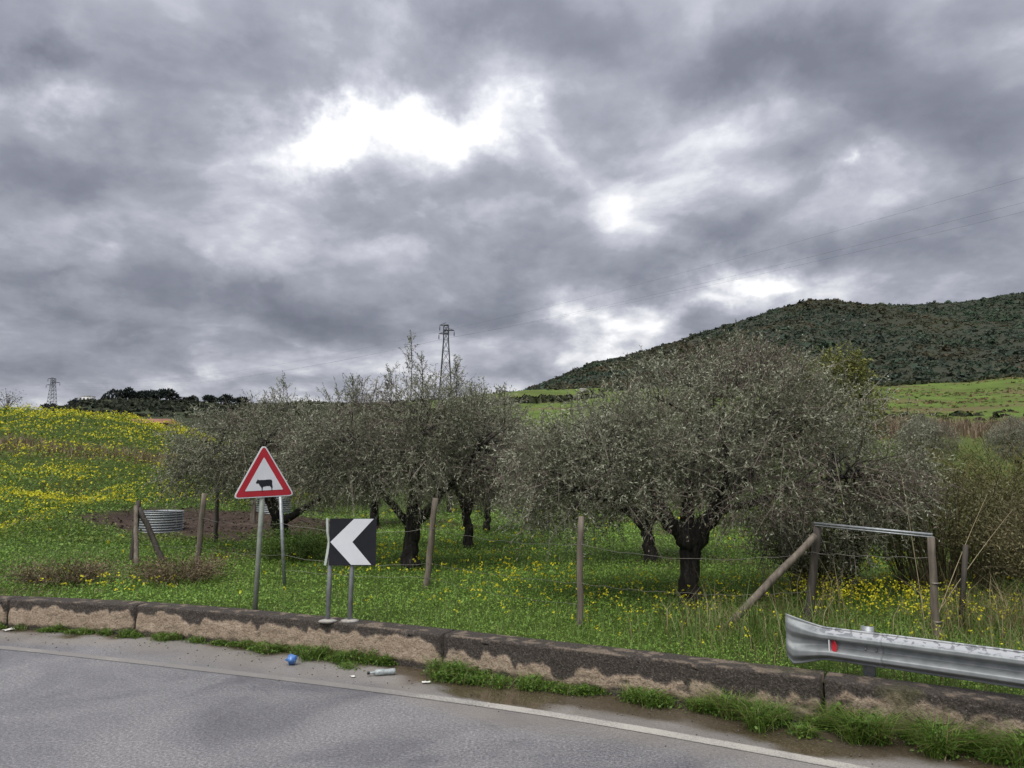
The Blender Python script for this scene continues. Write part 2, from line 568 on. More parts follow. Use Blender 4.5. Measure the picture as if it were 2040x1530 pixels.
# ------------------------------------------------------------------ terrain
TX = np.array([-1.3, -0.66, -0.53, -0.44, -0.36, -0.20, 0.05, 0.25, 0.44, 0.57, 0.66, 1.3])
TD = np.array([4, 9, 14, 20, 26, 32, 40, 50, 60, 72, 85, 100, 140, 200, 300, 420, 700, 1200, 3000.])
TZ = np.array([
    [.33, .33, .35, .5, 1.3, 2.1, 3.3, 4.8, 6.2, 7.6, 7.4, 7.0, 7, 10, 16, 22, 25, 25, 25],
    [.33, .33, .33, .42, 1.1, 1.9, 3.0, 4.5, 6.0, 7.45, 7.2, 6.6, 7, 11, 20, 30, 30, 30, 30],
    [.33, .33, .33, .38, 0.9, 1.7, 2.8, 4.2, 5.6, 6.9, 6.8, 6.4, 7, 12, 26, 38, 36, 34, 34],
    [.33, .33, .33, .36, 0.6, 1.3, 2.3, 3.6, 4.8, 5.9, 6.2, 6.2, 7, 12, 25, 37, 36, 34, 34],
    [.33, .33, .33, .35, 0.5, 0.8, 1.5, 2.5, 3.4, 4.2, 4.8, 5.2, 7, 12, 24, 35.5, 36, 34, 34],
    [.33, .33, .33, .35, .38, .42, .55, .8, 1.1, 1.6, 2.2, 3.0, 6.5, 14, 24, 35.5, 40, 40, 40],
    [.33, .33, .33, .35, .38, .45, .6, .9, 1.4, 2.2, 3.0, 4.2, 9.0, 17.5, 30, 44, 50, 50, 50],
    [.33, .33, .33, .38, .45, .6, .9, 1.4, 2.0, 3.0, 4.3, 5.8, 11, 19, 33, 46, 55, 55, 55],
    [.33, .33, .33, .42, .6, .8, 1.2, 1.7, 2.3, 3.3, 4.6, 6.3, 11.8, 20, 33.5, 48, 58, 58, 58],
    [.33, .33, .34, .45, .7, 1.0, 1.4, 1.8, 2.3, 3.3, 4.6, 6.3, 11.8, 20, 34, 49, 60, 60, 60],
    [.33, .33, .34, .45, .7, 1.0, 1.4, 1.8, 2.3, 3.3, 4.6, 6.3, 12.2, 21, 36, 52, 62, 62, 62],
    [.33, .33, .34, .45, .7, 1.0, 1.4, 1.8, 2.3, 3.3, 4.6, 6.3, 12.5, 22, 38, 55, 65, 65, 65]])
LTD = np.log(TD)


def terrain(x, y):
    x, y = np.asarray(x, float), np.asarray(y, float)
    r = np.hypot(x, y)
    az = np.arctan2(x, np.maximum(y, 1e-3))
    tx = np.clip(np.tan(np.clip(az, -1.2, 1.2)), TX[0], TX[-1] - 1e-6)
    d = np.clip(r * np.maximum(np.cos(az), 0.6), TD[0], TD[-1] - 1)
    i = np.clip(np.searchsorted(TX, tx, 'right') - 1, 0, len(TX) - 2)
    j = np.clip(np.searchsorted(LTD, np.log(d), 'right') - 1, 0, len(TD) - 2)
    a = (tx - TX[i]) / (TX[i + 1] - TX[i])
    b = (d - TD[j]) / (TD[j + 1] - TD[j])
    a = a * a * (3 - 2 * a)
    z = (TZ[i, j] * (1 - a) + TZ[i + 1, j] * a) * (1 - b) + (TZ[i, j + 1] * (1 - a) + TZ[i + 1, j + 1] * a) * b
    amp = np.clip((r - 9) / 60, 0, 1)
    z = z + 0.10 * np.clip((r - 8) / 6, 0, 1) * (fbm(x * .45, y * .45, 5) - .5)
    z = z + amp * 1.1 * (fbm(x * .09, y * .09, 9) - .5) + np.clip((r - 120) / 300, 0, 1) * 5 * (fbm(x * .02, y * .02, 4) - .5)
    return z


def tz(x, y):
    return float(terrain(np.array([x]), np.array([y]))[0])


# wall line in plan (front face), left to right
WP = np.array([(-40, 11.9), (-25, 12.15), (-14, 12.2), (-10, 11.9), (-7.37, 11.42), (-5.18, 10.94), (-3.36, 10.26), (-1.29, 9.32), (-0.8, 9.06),
               (0.42, 8.45), (1.39, 7.95), (2.8, 7.22), (3.66, 6.70), (4.12, 6.45), (5.3, 5.72), (6.6, 4.8), (8.2, 3.5), (12, .2), (20, -7)])


def resample(P, step, it=0):
    """smooth spline through P, evenly spaced"""
    n = len(P)
    t = np.concatenate([[0], np.cumsum(np.linalg.norm(np.diff(P, axis=0), axis=1))])
    m = np.gradient(P, t, axis=0)
    tt = np.arange(0, t[-1], step)
    i = np.clip(np.searchsorted(t, tt, 'right') - 1, 0, n - 2)
    h = (t[i + 1] - t[i])[:, None]
    u = ((tt - t[i]))[:, None] / h
    return (2*u**3-3*u**2+1)*P[i] + (u**3-2*u**2+u)*h*m[i] + (-2*u**3+3*u**2)*P[i+1] + (u**3-u**2)*h*m[i+1]


WC = resample(WP, 0.02)                      # fine wall curve
WC = np.stack([np.convolve(np.pad(WC[:, k], 60, 'edge'), np.ones(121) / 121, 'valid') for k in (0, 1)], 1)
WT = norm(np.gradient(WC, axis=0))
WN = np.stack([-WT[:, 1], WT[:, 0]], 1)      # points away from the road
WS = np.concatenate([[0], np.cumsum(np.linalg.norm(np.diff(WC, axis=0), axis=1))])


def s_of(x, y):
    return WS[np.argmin((WC[:, 0] - x) ** 2 + (WC[:, 1] - y) ** 2)]


def on_wall(s, t):
    """plan point at arc length s, offset t behind the front face"""
    px, py = np.interp(s, WS, WC[:, 0]), np.interp(s, WS, WC[:, 1])
    nx, ny = np.interp(s, WS, WN[:, 0]), np.interp(s, WS, WN[:, 1])
    return np.stack([px + nx * t, py + ny * t], -1)


def behind_wall(x, y):
    """signed distance to the wall's front face, positive in the field"""
    x, y = np.asarray(x), np.asarray(y)
    P = WC[::10]
    N = WN[::10]
    out = np.empty(len(x))
    for a in range(0, len(x), 4000):
        dx = x[a:a + 4000, None] - P[None, :, 0]
        dy = y[a:a + 4000, None] - P[None, :, 1]
        k = np.argmin(dx * dx + dy * dy, 1)
        r = np.arange(len(k))
        out[a:a + 4000] = dx[r, k] * N[k, 0] + dy[r, k] * N[k, 1]
    return out


def soil_mask(x, y):
    """bare trodden earth around the water troughs"""
    e = ((x + 8.6 + 0.15 * (y - 24)) / 4.6) ** 2 + ((y - 24.6) / 4.4) ** 2
    return np.clip((1.15 - e + 0.9 * (fbm(x * .6, y * .6, 31) - .5)) * 2.2, 0, 1)


def bloom(x, y):
    """where the yellow flowers stand thick"""
    return np.clip((fbm(x * .22, y * .22, 77, 3) - .44) * 5, 0, 1)


def ground_tint(x, y):
    d = np.hypot(x, y)
    tx = x / np.maximum(y, .1)
    n1 = fbm(x * .15, y * .15, 21)[..., None]
    n2 = fbm(x * .03, y * .03, 22)[..., None]
    g = np.array([.050, .085, .020]) * (1 - n1) + np.array([.075, .105, .026]) * n1
    dry = np.array([.17, .13, .075])
    far = np.array([.105, .155, .035]) * (.55 + .9 * n1)
    w = np.clip((d - 90) / 60, 0, 1)[..., None]
    g = g * (1 - w) + far * w
    # brown dry grass patches on the far meadow, dark scrub away to the left
    k = np.clip((fbm(x * .035, y * .07, 41) - .55) * 6, 0, 1)[..., None] * w
    g = g * (1 - .75 * k) + np.array([.14, .105, .06]) * .75 * k
    k = np.clip((-tx - .16) * 12, 0, 1)[..., None] * np.clip((d - 170) / 60, 0, 1)[..., None]
    g = g * (1 - k) + np.array([.045, .055, .030]) * (.6 + .8 * n1) * k
    # strip of dry grass on the flowery bank
    yb = 41 + 6 * (fbm(x * .12, x * 0, 55) - .5)
    k = np.exp(-((y - yb) / 1.8) ** 2)[..., None] * np.clip((-tx - .25) * 12, 0, 1)[..., None] * .8
    g = g * (1 - k) + dry * k
    k = np.clip((-tx - .2) * 10, 0, 1)[..., None] * np.clip((d - 20) / 5, 0, 1)[..., None] * np.clip((110 - d) / 30, 0, 1)[..., None]
    g = g * (1 - .2 * k)
    s = soil_mask(x, y)[..., None]
    soil = np.array([.058, .042, .033]) * (.6 + .9 * fbm(x * 1.4, y * 1.4, 13))[..., None]
    return g * (1 - s) + soil * s


def build_ground():
    az = np.concatenate([np.arange(-78, -42, 1.5), np.arange(-42, 42, .34), np.arange(42, 84, 1.5)])
    azr = np.radians(az)
    # distance at which each direction meets the middle of the wall
    Wm = WC + WN * 0.16
    waz = np.degrees(np.arctan2(Wm[:, 0], Wm[:, 1]))
    wr = np.hypot(Wm[:, 0], Wm[:, 1])
    r0 = np.interp(az, waz, wr)
    q = np.concatenate([np.linspace(0, .35, 90), np.linspace(.35, 1, 170)[1:]]) ** 1.35
    rr = np.exp(np.log(r0)[:, None] * (1 - q)[None] + np.log(4000.) * q[None])
    x, y = np.sin(azr)[:, None] * rr, np.cos(azr)[:, None] * rr
    z = terrain(x, y)
    m, k = x.shape
    i, j = np.meshgrid(np.arange(m - 1), np.arange(k - 1), indexing='ij')
    quads = np.stack([i * k + j, i * k + j + 1, (i + 1) * k + j + 1, (i + 1) * k + j], -1).reshape(-1, 4)[:, ::-1]
    o = mk('ground', np.stack([x, y, z], -1).reshape(-1, 3), quads, None, M['ground'], ground_tint(x, y).reshape(-1, 3), smooth=True)
    setting(o, 'grassy field behind the low wall rising to a flowery bank and far meadows', 'field')
    # lower base sheet under the road and beyond
    s = 4000
    o = mk('ground', [(-s, -s, -.04), (s, -s, -.04), (s, s, -.04), (-s, s, -.04)], [(0, 1, 2, 3)], None, M['ground'], np.array([[.06, .07, .03]] * 4))
    setting(o, 'flat land under and around the road', 'ground')


def build_road():
    s = np.concatenate([np.arange(8, 30, .5), np.arange(30, 62, .11), np.arange(62, WS[-1] - 1, .5)])
    t = np.concatenate([np.linspace(.05, -1.9, 50), np.linspace(-1.9, -13, 36)[1:]])
    S, T = np.meshgrid(s, t, indexing='ij')
    P = on_wall(S.ravel(), T.ravel()).reshape(*S.shape, 2)
    x, y = P[..., 0], P[..., 1]
    n = fbm(x * 1.3, y * 1.3, 61)
    n2 = fbm(x * 3.5, y * 3.5, 62)
    w = 0.28 + 0.42 * np.clip((x + 2.2) / 2.0, 0, 1) + .10 * np.clip((x - 1) / 3, 0, 1)
    mud = np.clip((w + (n - .5) * .7 + (n2 - .5) * .35 + T) / .18, 0, 1)
    water = np.clip(((n - .47) * 5 + 1.4 * np.exp(-((x + .7) / 1.2) ** 2 - ((T + .52) / .16) ** 2)), 0, 1) * mud
    dust = np.clip((w + .75 + (n - .5) * .9 + T) / .5, 0, 1) * (.45 + .5 * n2) 
    z = -.012 * mud * n - .001
    V = np.stack([x, y, z], -1).reshape(-1, 3)
    m, k = S.shape
    i, j = np.meshgrid(np.arange(m - 1), np.arange(k - 1), indexing='ij')
    q = np.stack([i * k + j, i * k + j + 1, (i + 1) * k + j + 1, (i + 1) * k + j], -1).reshape(-1, 4)
    o = mk('road', V, q, None, M['road'], np.stack([mud, water, dust], -1).reshape(-1, 3), smooth=True)
    setting(o, 'damp grey asphalt road with a muddy edge along the wall', 'road')
    road = o
    # painted edge line
    L = np.array([(-30, 10.75), (-14, 10.9), (-10, 10.75), (-6.55, 10.2), (-4.97, 9.66), (-3.35, 9.06), (-2.29, 8.66), (-1.69, 8.42), (-.7, 8.0), (.38, 7.5), (1.6, 6.83), (2.39, 6.36), (3.6, 5.6), (5.5, 4.3), (9, 1.5)])
    c = resample(L, .05)
    tn = norm(np.gradient(c, axis=0))
    nn = np.stack([-tn[:, 1], tn[:, 0]], 1)
    a = np.linspace(-.075, .075, 7)
    P = c[:, None] + nn[:, None] * (a[None, :, None] + .008 * (fbm(c[:, 0] * 6, c[:, 1] * 6, 3)[:, None, None] - .5))
    m, k = P.shape[:2]
    wear = np.clip(.20 - (c[:, 0] + 1.0) * .10, .07, .27)[:, None] + (np.abs(a) > .06)[None] * .08 + .25 * (fbm(P[..., 0] * 2.5, P[..., 1] * 2.5, 8) - .5)
    V = np.concatenate([P, np.full((m, k, 1), .004)], -1).reshape(-1, 3)
    i, j = np.meshgrid(np.arange(m - 1), np.arange(k - 1), indexing='ij')
    q = np.stack([i * k + j, (i + 1) * k + j, (i + 1) * k + j + 1, i * k + j + 1], -1).reshape(-1, 4)
    kk = np.repeat(wear.reshape(-1, 1), 3, 1)
    mk('edge_line', V, q, None, M['line'], kk, road)


def build_wall():
    root = empty('roadside_wall', (*on_wall(s_of(-.8, 9.06), .16), 0))
    tag(root, 'low weathered concrete wall with blackened top and flaking tan plaster along the road', 'wall')
    joints = [s_of(-24, 12.15), s_of(-15, 12.2), s_of(-7.25, 11.4), s_of(-5.18, 10.94), s_of(-.8, 9.06), s_of(2.8, 7.22), s_of(5.6, 5.5), s_of(9.4, 2.5), s_of(12, .2)]
    inv = np.array(root.location)
    for b in range(len(joints) - 1):
        s0, s1 = joints[b] + .016, joints[b + 1] - .016
        near = s1 > s_of(-8, 11.5) and s0 < s_of(6, 5.3)
        ds = .018 if near else .12
        s = np.linspace(s0, s1, max(6, int((s1 - s0) / ds)))
        nz, nt_ = (26, 16) if near else (6, 3)
        # section loop: front bottom -> front top -> back top -> back bottom
        prof = [(0, z) for z in np.linspace(-.03, .385, nz)] + [(t, .40) for t in np.linspace(.014, .30, nt_)] + [(.32, .385), (.32, -.03)]
        prof = np.array(prof)
        S, K = np.meshgrid(s, np.arange(len(prof)), indexing='ij')
        T0, Z0 = prof[K, 0], prof[K, 1]
        P0 = on_wall(S.ravel(), np.zeros(S.size)).reshape(*S.shape, 2)
        X = P0[..., 0]
        # how much of the face still carries plaster
        n = fbm(S * 1.1, S * 0, 3)
        n2 = fbm(S * 5.5, S * 0 + 2, 6)
        n3 = fbm(S * 12, Z0 * 12, 7)
        left = .315 + .06 * (n - .5) + .11 * (n2 - .5)
        right = .235 + .20 * (n - .5) + .16 * (n2 - .5)
        far_r = .29 + .36 * (n - .5) + .22 * (n2 - .5)
        w1 = np.clip((X + .9) / .5, 0, 1)
        w2 = np.clip((X - 2.0) / 1.0, 0, 1)
        hb = (left * (1 - w1) + right * w1) * (1 - w2) + far_r * w2
        edge = np.minimum(S - s0, s1 - S)
        hb = hb - .16 * np.exp(-edge / .05) * (1 - .6 * w1)
        hb = hb - .10 * np.clip((vnoise(S * 2.3, S * 0, 83) - .76) * 6, 0, 1) - .05 * np.clip((vnoise(S * 9, S * 0, 84) - .80) * 6, 0, 1)
        low = .03 + .03 * n2
        plas = np.clip((hb - Z0 + .09 * (n3 - .5)) / .022, 0, 1) * np.clip((Z0 - low + .08 * (n3 - .5)) / .03, 0, 1)
        plas = plas * (1 - (.25 + .5 * w1) * np.clip((fbm(S * 7, Z0 * 14, 19) - .62) * 9, 0, 1))
        plas = plas * (T0 < .001) * (1 - .35 * w2 * np.clip((fbm(S * 3, Z0 * 6, 15) - .42) * 8, 0, 1))
        top = (T0 > .001) & (T0 < .31)
        plas = plas + top * np.clip((fbm(S * 9, T0 * 9, 27) - .56) * 4, 0, .45)
        moss = np.clip((fbm(S * 2.2, Z0 * 3 + T0 * 3, 44) - .56) * 5, 0, .7) * np.clip((X - 1.5) / 2, .15, 1)
        rough = .018 * (fbm(S * 22, Z0 * 22 + T0 * 22, 51, 3) - .5)
        T = T0 - .012 * plas * (~top) + rough * (T0 < .31)
        Z = Z0 + np.where(top, .012 * (fbm(S * 9, T0 * 9, 71) - .5), 0) - .02 * (n2 > .72) * (np.abs(T0) < .03) * (Z0 > .36)
        # rounded worn ends at the joints
        T = T + .03 * np.exp(-edge / .02) * (T0 < .1)
        P = on_wall(S.ravel(), T.ravel()).reshape(*S.shape, 2)
        V = np.concatenate([P, Z[..., None]], -1).reshape(-1, 3) - inv
        m, k = S.shape
        i, j = np.meshgrid(np.arange(m - 1), np.arange(k - 1), indexing='ij')
        q = np.stack([i * k + j, i * k + j + 1, (i + 1) * k + j + 1, (i + 1) * k + j], -1).reshape(-1, 4)[:, ::-1]
        mbt = [(0, c, c + 1) for c in range(1, k - 1)] + [((m - 1) * k, (m - 1) * k + c + 1, (m - 1) * k + c) for c in range(1, k - 1)]
        mk('wall_block', V, q, mbt, M['wall'], np.stack([plas, moss, plas * 0], -1).reshape(-1, 3), root, smooth=True)


def build_mountain():
    us = np.array([-900, 700, 900, 1000, 1040, 1100, 1180, 1250, 1330, 1400, 1480, 1560, 1620, 1660, 1720, 1800, 1900, 1960, 2000, 2040, 2400, 3600])
    ry = np.array([930, 860, 800, 782, 776, 752, 718, 704, 681, 658, 633, 606, 590, 588, 597, 600, 596, 590, 582, 576, 545, 600])
    tx = np.linspace(-.12, 1.6, 190)
    u = 1020 + 1541 * tx
    elev = (930 - np.interp(u, us, ry)) / 1541
    Rg = 640 + 60 * np.clip((u - 1040) / 600, 0, 1)
    zr = 2.3 + Rg * elev - 2.0
    s = np.concatenate([np.linspace(0, 1, 70), np.linspace(1, 1.6, 14)[1:]])
    d0 = 322.
    TXg, Sg = np.meshgrid(tx, s, indexing='ij')
    D = d0 + (Rg[:, None] - d0) * Sg
    X, Yy = TXg * D, D
    zb = terrain(TXg * d0, np.full_like(TXg, d0)) - 1.5
    up = np.clip(Sg, 0, 1) ** 1.08
    Z = zb + (zr[:, None] - zb) * up
    Z = Z + np.sin(np.pi * np.clip(Sg, 0, 1)) * (16 * (fbm(X * .012, Yy * .006, 91) - .5) + 5 * (fbm(X * .05, Yy * .03, 92) - .5))
    Z = np.where(Sg > 1, zr[:, None] - (Sg - 1) * 120, Z)
    m, k = Z.shape
    V = np.stack([X, Yy, Z], -1).reshape(-1, 3)
    i, j = np.meshgrid(np.arange(m - 1), np.arange(k - 1), indexing='ij')
    q = np.stack([i * k + j, (i + 1) * k + j, (i + 1) * k + j + 1, i * k + j + 1], -1).reshape(-1, 4)
    n1 = fbm(X * .02, Yy * .02, 23)[..., None]
    col = np.array([.036, .044, .030]) * (1 - n1) + np.array([.052, .056, .040]) * n1
    hill = mk('mountain', V, q, None, M['ground'], col.reshape(-1, 3), smooth=True)
    setting(hill, 'dark scrub covered mountain rising behind the olive grove', 'mountain')
    # scrub over the slopes
    n = 23000
    a, b = rng.random(n), rng.random(n) ** .8 * 1.02
    fi, fj = a * (m - 1), b * 69
    i0, j0 = np.minimum(fi.astype(int), m - 2), np.minimum(fj.astype(int), k - 2)
    fa, fb = (fi - i0)[:, None], (fj - j0)[:, None]
    G = V.reshape(m, k, 3)
    P = (G[i0, j0] * (1 - fa) + G[i0 + 1, j0] * fa) * (1 - fb) + (G[i0, j0 + 1] * (1 - fa) + G[i0 + 1, j0 + 1] * fa) * fb
    keep = (P[:, 0] / P[:, 1] < .85) & (fbm(P[:, 0] * .02, P[:, 1] * .02, 5) < .80)
    P = P[keep]
    size = rng.uniform(2.0, 4.2, len(P)) * (1 + rng.random(len(P)) ** 5 * 1.3) * (.7 + .7 * fbm(P[:, 0] * .03, P[:, 1] * .03, 6))
    sp = fbm(P[:, 0] * .025, P[:, 1] * .025, 16)
    pal = np.array([[.052, .068, .048], [.068, .082, .060], [.088, .080, .062], [.060, .068, .058], [.090, .102, .086]])
    ci = np.clip((sp * 5 + rng.normal(0, 1.0, len(P))).astype(int), 0, 4)
    o = bushes('scrub', P - np.array([0, 0, .2]), size, pal[ci] * np.array([[.92, 1.04, .95]]) * (.48 + .75 * fbm(P[:, 0] * .011, P[:, 1] * .011, 36))[:, None] * np.where(fbm(P[:, :1] * .016, P[:, 1:2] * .016, 37) > .56, [[1.18, .98, .86]], [[.96, 1.04, .98]]), M['scrub'], .8, 12, .7)
    setting(o, 'dense dark green and brown scrub covering the mountain slope', 'scrub', 'stuff')
    # pale boulders
    r = np.random.default_rng(3)
    cnt = 0
    for k_ in range(400):
        ii, jj = r.integers(20, 110), r.integers(20, 66)
        p = G[ii, jj]
        uu = 1020 + 1541 * p[0] / p[1]
        if 1250 < uu < 1760 and cnt < 14 and r.random() < .3:
            mb = MB()
            v, t = ICO
            mb.add(v * r.uniform(.6, 1.3, 3) * 1.1 * (1 + .25 * (r.random((len(v), 1)) - .5)) + [0, 0, .8], None, t)
            b_ = mb.build('boulder', M['rock'])
            b_.location = tuple(p + [0, 0, .6])
            tag(b_, 'pale grey boulder showing through the scrub of the mountain slope', 'boulder', 'boulders on the mountain slope')
            cnt += 1


def ico(level=1):
    import bmesh
    bm = bmesh.new()
    bmesh.ops.create_icosphere(bm, subdivisions=level, radius=1)
    v = np.array([x.co[:] for x in bm.verts])
    f = np.array([[q.index for q in x.verts] for x in bm.faces])
    bm.free()
    return v, f


ICO = ico(1)


def bushes(name, P, size, col, mat, squash=.8, k=9, fine=1.0):
    """many small bushes, each a dome of loose leaf clumps"""
    n = len(P)
    d = norm(rng.normal(size=(n, k, 3)) + np.array([0, 0, .45]))
    d[..., 2] = np.abs(d[..., 2]) * .9
    c = P[:, None] + d * size[:, None, None] * np.array([.42, .42, .42 * squash]) * rng.uniform(.5, 1.1, (n, k, 1))
    N = norm(d + rng.normal(0, .45, (n, k, 3)))
    A = norm(np.cross(N, rng.normal(size=(n, k, 3))))
    B = np.cross(N, A)
    r = size[:, None, None] * rng.uniform(.18, .36, (n, k, 1)) * fine
    V = np.stack([c + A * r, c + B * r * rng.uniform(.5, 1, (n, k, 1)) - N * r * .25, c - A * r, c - B * r * rng.uniform(.5, 1, (n, k, 1)) - N * r * .25], 2)
    Q = np.arange(n * k * 4).reshape(-1, 4)
    t = (col[:, None] * rng.uniform(.72, 1.25, (n, k, 1)))[:, :, None] * np.ones((1, 1, 4, 1))
    return mk(name, V.reshape(-1, 3), Q, None, mat, t.reshape(-1, 3))


# ------------------------------------------------------------------ leaves and blades
def leaf_quads(P, D, L, W, curl=.12, g=rng):
    n = len(P)
    S = norm(np.cross(D, norm(g.normal(size=(n, 3)))))
    N = np.cross(S, D)
    L, W = np.broadcast_to(L, (n,))[:, None], np.broadcast_to(W, (n,))[:, None]
    V = np.stack([P, P + D * L * .5 + S * W * .5 + N * L * curl, P + D * L, P + D * L * .5 - S * W * .5 + N * L * curl], 1)
    return V.reshape(-1, 3), np.arange(n * 4).reshape(n, 4)


def up_leaves(P, L, W, g, tilt=.6):
    """leaves held more or less flat, facing the sky"""
    n = len(P)
    a = g.random(n) * 6.283
    D = norm(np.stack([np.cos(a), np.sin(a), g.normal(0, tilt, n)], 1))
    S = norm(np.cross(D, np.array([0, 0, 1.0])) + g.normal(0, tilt * .6, (n, 3)))
    L, W = np.broadcast_to(L, (n,))[:, None], np.broadcast_to(W, (n,))[:, None]
    V = np.stack([P - D * L * .5, P + S * W * .5, P + D * L * .5, P - S * W * .5], 1)
    return V.reshape(-1, 3), np.arange(n * 4).reshape(n, 4)


def blades(P, L, W, bend, g, lean=.35):
    n = len(P)
    a = g.random(n) * 6.283
    H = np.stack([np.cos(a), np.sin(a), np.zeros(n)], 1)
    S = np.stack([-np.sin(a), np.cos(a), np.zeros(n)], 1)
    b2 = g.random(n) * 6.283
    S = norm(S + .6 * np.stack([np.cos(b2), np.sin(b2), np.zeros(n)], 1))
    L, W, bend = [np.broadcast_to(q, (n,))[:, None] for q in (L, W, bend)]
    ln = (g.random((n, 1)) * lean)
    up = np.array([0, 0, 1.0])
    p1 = P + (up * .55 + H * ln * .55) * L
    p2 = P + (up * (.97 - .35 * bend) + H * (ln + bend)) * L
    V = np.stack([P - S * W * .5, P + S * W * .5, p1 + S * W * .42, p1 - S * W * .42, p2 + S * W * .06, p2 - S * W * .06], 1)
    b = np.arange(n)[:, None] * 6
    Q = np.concatenate([b + np.array([[0, 1, 2, 3]]), b + np.array([[3, 2, 4, 5]])], 1).reshape(-1, 4)
    return V.reshape(-1, 3), Q


def pal_mix(a, b, u):
    return np.asarray(a)[None] * (1 - u[:, None]) + np.asarray(b)[None] * u[:, None]


# ------------------------------------------------------------------ olive trees
def bezier(p0, p1, p2, n):
    t = np.linspace(0, 1, n)[:, None]
    return (1 - t) ** 2 * p0 + 2 * t * (1 - t) * p1 + t * t * p2


def olive(seed, trunk, limbs, lobes, n_twigs, K, leaf=(.055, .0125), sprouts=(), brown=.5, bare=.22, tintmul=1.0):
    """returns meshes of one olive tree around its own base: trunk and limbs, thin twigs, leaves"""
    g = np.random.default_rng(seed)
    mb = MB()
    tp, tr = np.array([t[:3] for t in trunk], float), np.array([t[3] for t in trunk])
    # gnarled trunk
    tt = np.linspace(0, 1, 14)
    ti = np.linspace(0, 1, len(tp))
    path = np.stack([np.interp(tt, ti, tp[:, k]) for k in range(3)], 1)
    path[1:-1, :2] += g.normal(0, .018, (12, 2))
    rad = np.interp(tt, ti, tr)
    mb.tube(path, rad, 12, rough=.34, seed=seed)
    limb_paths = []
    for li, lp in enumerate(limbs):
        pts = np.array([p[:3] for p in lp], float)
        rr = np.array([p[3] for p in lp])
        tt = np.linspace(0, 1, 12)
        ti = np.linspace(0, 1, len(pts))
        path = np.stack([np.interp(tt, ti, pts[:, k]) for k in range(3)], 1)
        path = np.stack([np.convolve(np.pad(path[:, k], 1, 'edge'), [.25, .5, .25], 'valid') for k in range(3)], 1)
        path[0] = pts[0]
        path[1:] += g.normal(0, .022, (11, 3))
        mb.tube(path, np.interp(tt, ti, rr), 9, rough=.3, seed=seed + li + 1)
        limb_paths.append(path)
    allp = np.vstack([p[4:] for p in limb_paths])
    lob = np.array([l[:6] for l in lobes], float)
    vol = np.prod(lob[:, 3:], axis=1) ** .72
    if len(lobes[0]) > 6:
        vol = vol * np.array([l[6] for l in lobes])
    vol /= vol.sum()
    # secondary branches
    nb = max(30, n_twigs // 45)
    which = g.choice(len(lob), nb, p=vol)
    dirs = norm(g.normal(size=(nb, 3)))
    tips = lob[which, :3] + dirs * lob[which, 3:] * g.uniform(.4, .85, (nb, 1))
    for t in tips:
        j = np.argmin(np.linalg.norm(allp - t, axis=1) + .35 * np.abs(g.normal(size=len(allp))))
        p0 = allp[j]
        L = np.linalg.norm(t - p0)
        mid = (p0 + t) / 2 + g.normal(0, .12, 3) * L + [0, 0, .12 * L]
        bp = bezier(p0, mid, t, 7)
        mb.tube(bp, np.linspace(.010 + .010 * L, .004, 7), 5, caps=False)
    # twigs through the crown, thickest near its outside
    big = int(n_twigs * 1.7)
    which = g.choice(len(lob), big, p=vol)
    dirs = norm(g.normal(size=(big, 3)))
    rad = .30 + .72 * g.random(big) ** .55
    A = lob[which, :3] + dirs * lob[which, 3:] * rad[:, None]
    # leafy clumps with thinner gaps between them
    cl = fbm(A[:, 0] * 2.1 + seed, A[:, 2] * 2.3 + A[:, 1] * 1.1, 7, 2) * .5 + fbm(A[:, 1] * 2.1 + seed, A[:, 2] * 2.3 - A[:, 0] * 1.1, 8, 2) * .5
    score = cl + g.normal(0, .11, big)
    pick = np.argsort(-score)[:n_twigs]
    A, dirs = A[pick], dirs[pick]
    ctr = np.average(lob[:, :3], axis=0, weights=vol)
    out = norm(dirs * .7 + norm(A - ctr) * .5)
    zlo, zhi = lob[:, 2].min() - .5, (lob[:, 2] + lob[:, 5]).max()
    hgt = np.clip((A[:, 2] - zlo) / (zhi - zlo), 0, 1)
    TD_ = norm(out * .55 + g.normal(0, .62, (n_twigs, 3)) + np.array([0, 0, 1.0]) * (-.42 + 1.15 * hgt)[:, None])
    TL = g.uniform(.18, .50, n_twigs)
    droop = g.uniform(.0, .5, n_twigs) * (1.3 - hgt)
    sp_A, sp_D, sp_L = [], [], []
    for (sx, sy, sz, sh, sw) in sprouts:           # upright shoots above the crown
        m = int(26 * sh / .8)
        h = g.random(m)
        ang = g.random(m) * 6.283
        wr = sw * (1.05 - h) * g.random(m)
        sp_A.append(np.stack([sx + np.cos(ang) * wr * .5, sy + np.sin(ang) * wr * .5, sz + h * sh], 1))
        sp_D.append(norm(np.stack([np.cos(ang) * .6, np.sin(ang) * .6, np.full(m, 1.0)], 1) + g.normal(0, .25, (m, 3))))
        sp_L.append(g.uniform(.12, .28, m))
        mb.tube([(sx, sy, sz - .5), (sx + .02, sy, sz + sh * .5), (sx - .01, sy, sz + sh)], [.012, .008, .003], 5, caps=False)
    trunkV = mb
    if sp_A:
        A = np.vstack([A] + sp_A)
        TD_ = np.vstack([TD_] + sp_D)
        TL = np.concatenate([TL] + sp_L)
        droop = np.concatenate([droop, np.zeros(len(A) - n_twigs)])
    n = len(A)
    zone = fbm(A[:, 0] * .9 + A[:, 1] * .7 + seed, A[:, 2] * 1.3 + A[:, 1] * .5, seed % 50, 3)
    brn = np.clip((zone - .50) * 6, 0, 1) * brown
    brn[n_twigs:] = 0
    # leaves, in pairs along each twig
    t = (np.arange(K) + .5) / K
    t = np.broadcast_to(t[None], (n, K)) + g.normal(0, .03, (n, K))
    keep = g.random((n, K)) > (bare * .5 + brn * .45)[:, None]
    grav = np.array([0, 0, -1.0])
